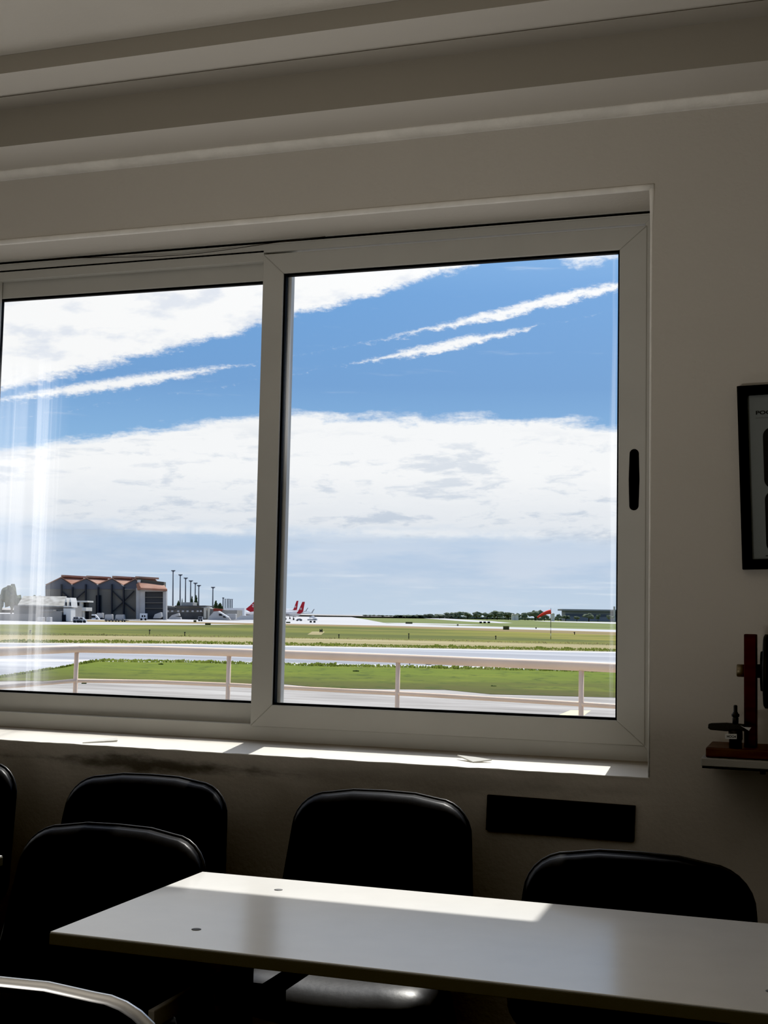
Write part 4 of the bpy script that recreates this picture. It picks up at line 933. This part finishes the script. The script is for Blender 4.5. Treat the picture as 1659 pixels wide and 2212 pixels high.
for i, (x, y, r, lab) in enumerate(((770, 1451, 9, 'dark weed clump in the bright grass, left part of right pane'), (924, 1436, 12, 'weed clump on the taxiway edge right of the middle post'), (1018, 1439.5, 9, 'weed clump on the taxiway edge left of the right post'), (345, 1436, 9, 'dark weed clump in the bright grass under the left pane'), (1066, 1483, 7, 'weed clump low in the bright grass'), (82, 1480, 6, 'small weed on the concrete near the railing corner'), (181, 1477, 7, 'small weed on the concrete right of the railing corner'))):
    d = ground_dist(x, y); c_ = MB(); s = d/FPX
    for k in range(4): c_.blob(atD(x+random.uniform(-r*.5, r*.5), y-r*0.15, d), (r*s*0.5, r*s*0.4, r*s*0.22), i*5+k, 1, 0.6)
    tag(c_.build('weed_clump', gmat('weed_leaf', [(0.3, (0.03, 0.05, 0.012)), (0.7, (0.09, 0.12, 0.03))], 2.0)), lab, 'weed', 'weed clumps')

# ------------------------------------------------------------------ aeroplanes
def plane(label, px, py_axis, d, rpx, dirx, fin, fincol, tailpx, seed=0, winglet=None, engine=None):
    """tail-on airliner: px = pixel of the tail cone tip; fuselage runs away to the left"""
    o = mk('airliner', label, 'aeroplane', px, py_axis, d, 'parked airliners'); s = d/FPX
    tip = atD(px, py_axis, d); ax = (-SIDE*dirx + AWAY*math.sqrt(1-dirx*dirx)); r = rpx*s; L = 34.0
    upv = Vector((0, 0, 1))
    pr = [(0.0, 0.12, 0.55), (2.2, 0.42, 0.42), (5.5, 0.78, 0.16), (9, 1.0, 0.0), (26, 1.0, 0.0), (30, 0.92, -0.04), (32.5, 0.66, -0.14), (33.6, 0.35, -0.25), (34.0, 0.05, -0.3)]
    c_ = MB()
    n = 14; vs = []
    sd = ax.cross(upv).normalized()
    for (h, k, up_) in pr:
        for q in range(n):
            a = 2*PI*q/n; vs.append(tip + ax*h + upv*(up_*r - 0.55*r) + (sd*math.cos(a)+upv*math.sin(a))*r*k)
    fs = [(i*n+q, i*n+(q+1) % n, (i+1)*n+(q+1) % n, (i+1)*n+q) for i in range(len(pr)-1) for q in range(n)] + [tuple(range(n)), tuple((len(pr)-1)*n+q for q in range(n))]
    c_.add(vs, fs, True); sub(c_, 'fuselage', M_VW, o)
    c_ = MB(); c_.prism([atD(x, y, d)+AWAY*0.5 for x, y in fin], AWAY*0.4); f_ = sub(c_, 'tail_fin', fincol, o)
    # white eight-pointed cross on the fin
    fx = (sum(p[0] for p in fin)/len(fin)); fy = (sum(p[1] for p in fin)/len(fin)); e = tailpx
    c_ = MB()
    for a in range(4):
        q = a*PI/2 + PI/4; ux, uy = math.cos(q), math.sin(q); vx, vy = -uy, ux
        c_.prism([atD(fx+ux*e*t1+vx*e*t2, fy+uy*e*t1+vy*e*t2, d)+AWAY*0.3 for t1, t2 in ((0.1, 0), (1.0, 0.45), (0.78, 0), (1.0, -0.45))], AWAY*0.15)
    q_ = c_.build('emblem', M_VW); q_.parent = f_
    for sgn in (-1, 1):                                         # tailplane and wings
        c_ = MB(); b0 = tip+ax*3+upv*r*0.1
        c_.prism([b0, b0+ax*3, b0+ax*1.2+sd*sgn*6, b0-ax*0.4+sd*sgn*6], upv*0.25); sub(c_, 'tailplane', M_VW, o)
        c_ = MB(); b0 = tip+ax*14-upv*r*0.9
        c_.prism([b0, b0+ax*6, b0+ax*1+sd*sgn*16+upv*1.2, b0-ax*0.6+sd*sgn*16+upv*1.2], upv*0.35); wg = sub(c_, 'wing', M_LGREY, o)
        c_ = MB(); b1 = b0+ax*0.2+sd*sgn*16+upv*1.2
        c_.prism([b1, b1+ax*1.2, b1-ax*0.8+upv*2.6+sd*sgn*0.7, b1-ax*1.6+upv*2.6+sd*sgn*0.7], sd*0.15); q_ = c_.build('winglet', M_VG); q_.parent = wg
        c_ = MB(); e0 = tip+ax*16.5+sd*sgn*5.8-upv*r*1.15
        c_.tube([e0, e0+ax*0.8, e0+ax*3.4, e0+ax*4.2], [0.6, 1.05, 1.15, 0.95], 12); q_ = c_.build('engine', M_TAIL if sgn < 0 else M_VW); q_.parent = wg
        c_ = MB(); c_.tube([tip+ax*16+sd*sgn*3-upv*r*0.8, tip+ax*16+sd*sgn*3+upv*(GZ+0.7-tip.z)], 0.2, 6)
        gp = tip+ax*16+sd*sgn*3; gp.z = GZ+0.6
        c_.prism([gp+ax*0.6*math.cos(2*PI*k/10)+upv*0.6*math.sin(2*PI*k/10) for k in range(10)], sd*0.5); sub(c_, 'landing_gear', M_TYRE, o)
    return o
plane('nearest white airliner with a red tail fin right of the mullion, engine low at left', 657, 1322.5, gd(622, 1339.3), 6.4, 0.62, [(640.5, 1325), (645, 1318), (653, 1300), (658.5, 1300), (654.5, 1322), (648, 1326)], M_TAIL, 2.6)
plane('white airliner behind the nearest one, its red fin standing further left', 646, 1318.5, gd(622, 1338.2)+55, 5.8, 0.62, [(630, 1318), (634, 1315.5), (640.5, 1298), (644.5, 1297.5), (641.5, 1317), (636, 1318)], M_TAIL, 2.4)
plane('airliner with red white-crossed fin mostly hidden behind the mullion, left pane', 566, 1324, gd(566, 1338.5), 6.2, 0.5, [(530, 1316), (540, 1308), (548, 1300), (556, 1296), (562, 1296), (560, 1320), (540, 1322)], M_TAIL, 4.2)
stt = mk('passenger_stairs', 'white mobile passenger stairs on two dark wheels behind the nearest airliner', 'boarding stairs', 677, 1345, gd(677, 1345))
c_ = MB(); pp(c_, gd(677, 1345), [(668, 1333), (676, 1330), (686, 1337), (685, 1340), (680, 1340), (674, 1335), (668, 1336)], 2.5); sub(c_, 'stair', M_VW, stt)
c_ = MB(); pp(c_, gd(677, 1345), R(664, 1337.5, 684, 1340), 2.5); sub(c_, 'chassis', M_VG, stt); wheels(stt, (671, 679), 1343.2, gd(677, 1345)-0.5, 0.5, 2)
car('car', 'low dark car on the apron between airliner and passenger stairs', [(639, 1340.5), (653, 1340.5), (652, 1337.5), (648, 1336), (643, 1336.5), (640, 1339)], [], (642, 650), M_VG, 1342, gd(646, 1342), 0.4)

# ------------------------------------------------------------------ windsock
d = ground_dist(1189.5, 1381); ws = mk('windsock', 'drooping red windsock on a black and white banded pole', 'windsock', 1189.5, 1381, d)
for k in range(7):
    ya, yb = 1381-k*6.3, 1381-(k+1)*6.3
    c_ = MB(); c_.tube([atD(1189.7, ya, d), atD(1189.7, yb, d)], 0.055, 8); sub(c_, 'pole_band', M_DK2 if k % 2 == 0 or k > 3 else M_VW, ws)
c_ = MB(); c_.tube([atD(1189.7, 1338, d), atD(1189.9, 1313.5, d)], 0.04, 8); sub(c_, 'mast_top', M_DK2, ws)
c_ = MB(); sk = []; rr = []
for t in [k/10 for k in range(11)]:
    x = 1190-29*t; y = 1321.5+1.5*t+11*t**1.8
    sk.append(atD(x, y, d)); rr.append((5.0-2.9*t)*d/FPX*0.95)
c_.tube(sk, rr, 12, cap=False); sub(c_, 'sock', mat('windsock_red', (0.85, 0.06, 0.035), 0.7, 0.2, var=0.12, scale=4), ws)

# ------------------------------------------------------------------ long building on the right
DB = 3000.0
fb = mk('long_flat_building', 'long grey flat-roofed building with an overhanging roof, right end of the horizon', 'building', 1280, 1340, DB)
c_ = MB(); pp(c_, DB, [(1221, 1341.5), (1400, 1344.5), (1400, 1320), (1221, 1318)], 60); sub(c_, 'wall', m_('blue_grey_cladding', (0.20, 0.225, 0.27), var=0.1, scale=0.05), fb)
c_ = MB(); pp(c_, DB-14, [(1214, 1319), (1400, 1321.5), (1400, 1318), (1214, 1315.5)], 74); sub(c_, 'roof', m_('grey_roof_slab', (0.24, 0.25, 0.27)), fb)
c_ = MB(); pp(c_, DB-1, [(1222, 1331), (1400, 1334), (1400, 1329), (1222, 1326)], 0.8); sub(c_, 'window_band', m_('dim_glazing', (0.10, 0.12, 0.17)), fb)
c_ = MB(); pp(c_, DB-40, R(1325.5, 1310, 1329, 1342), 4); tag(c_.build('roof_post', M_LGREY), 'small pale post standing at the right end of the long building', 'post')
for i, (r, lab) in enumerate((((1106, 1328, 1112, 1333), 'small white house left of the windsock, left one'), ((1112.5, 1327, 1120, 1331), 'small white house left of the windsock, right one'), ((1192, 1326, 1198, 1334), 'white house end just right of the windsock pole'))):
    c_ = MB(); pp(c_, 2560, [(r[0], r[3]+9), (r[2], r[3]+9), (r[2], r[1]), (r[0], r[1])], 14); p0, p1 = r[0]-0.4, r[2]+0.4; pp(c_, 2558, [(p0, r[1]), (p1, r[1]), ((p0+p1)/2, r[1]-1.8)], 10); tag(c_.build('white_house', M_WALLW), lab, 'building', 'white houses among the far trees')
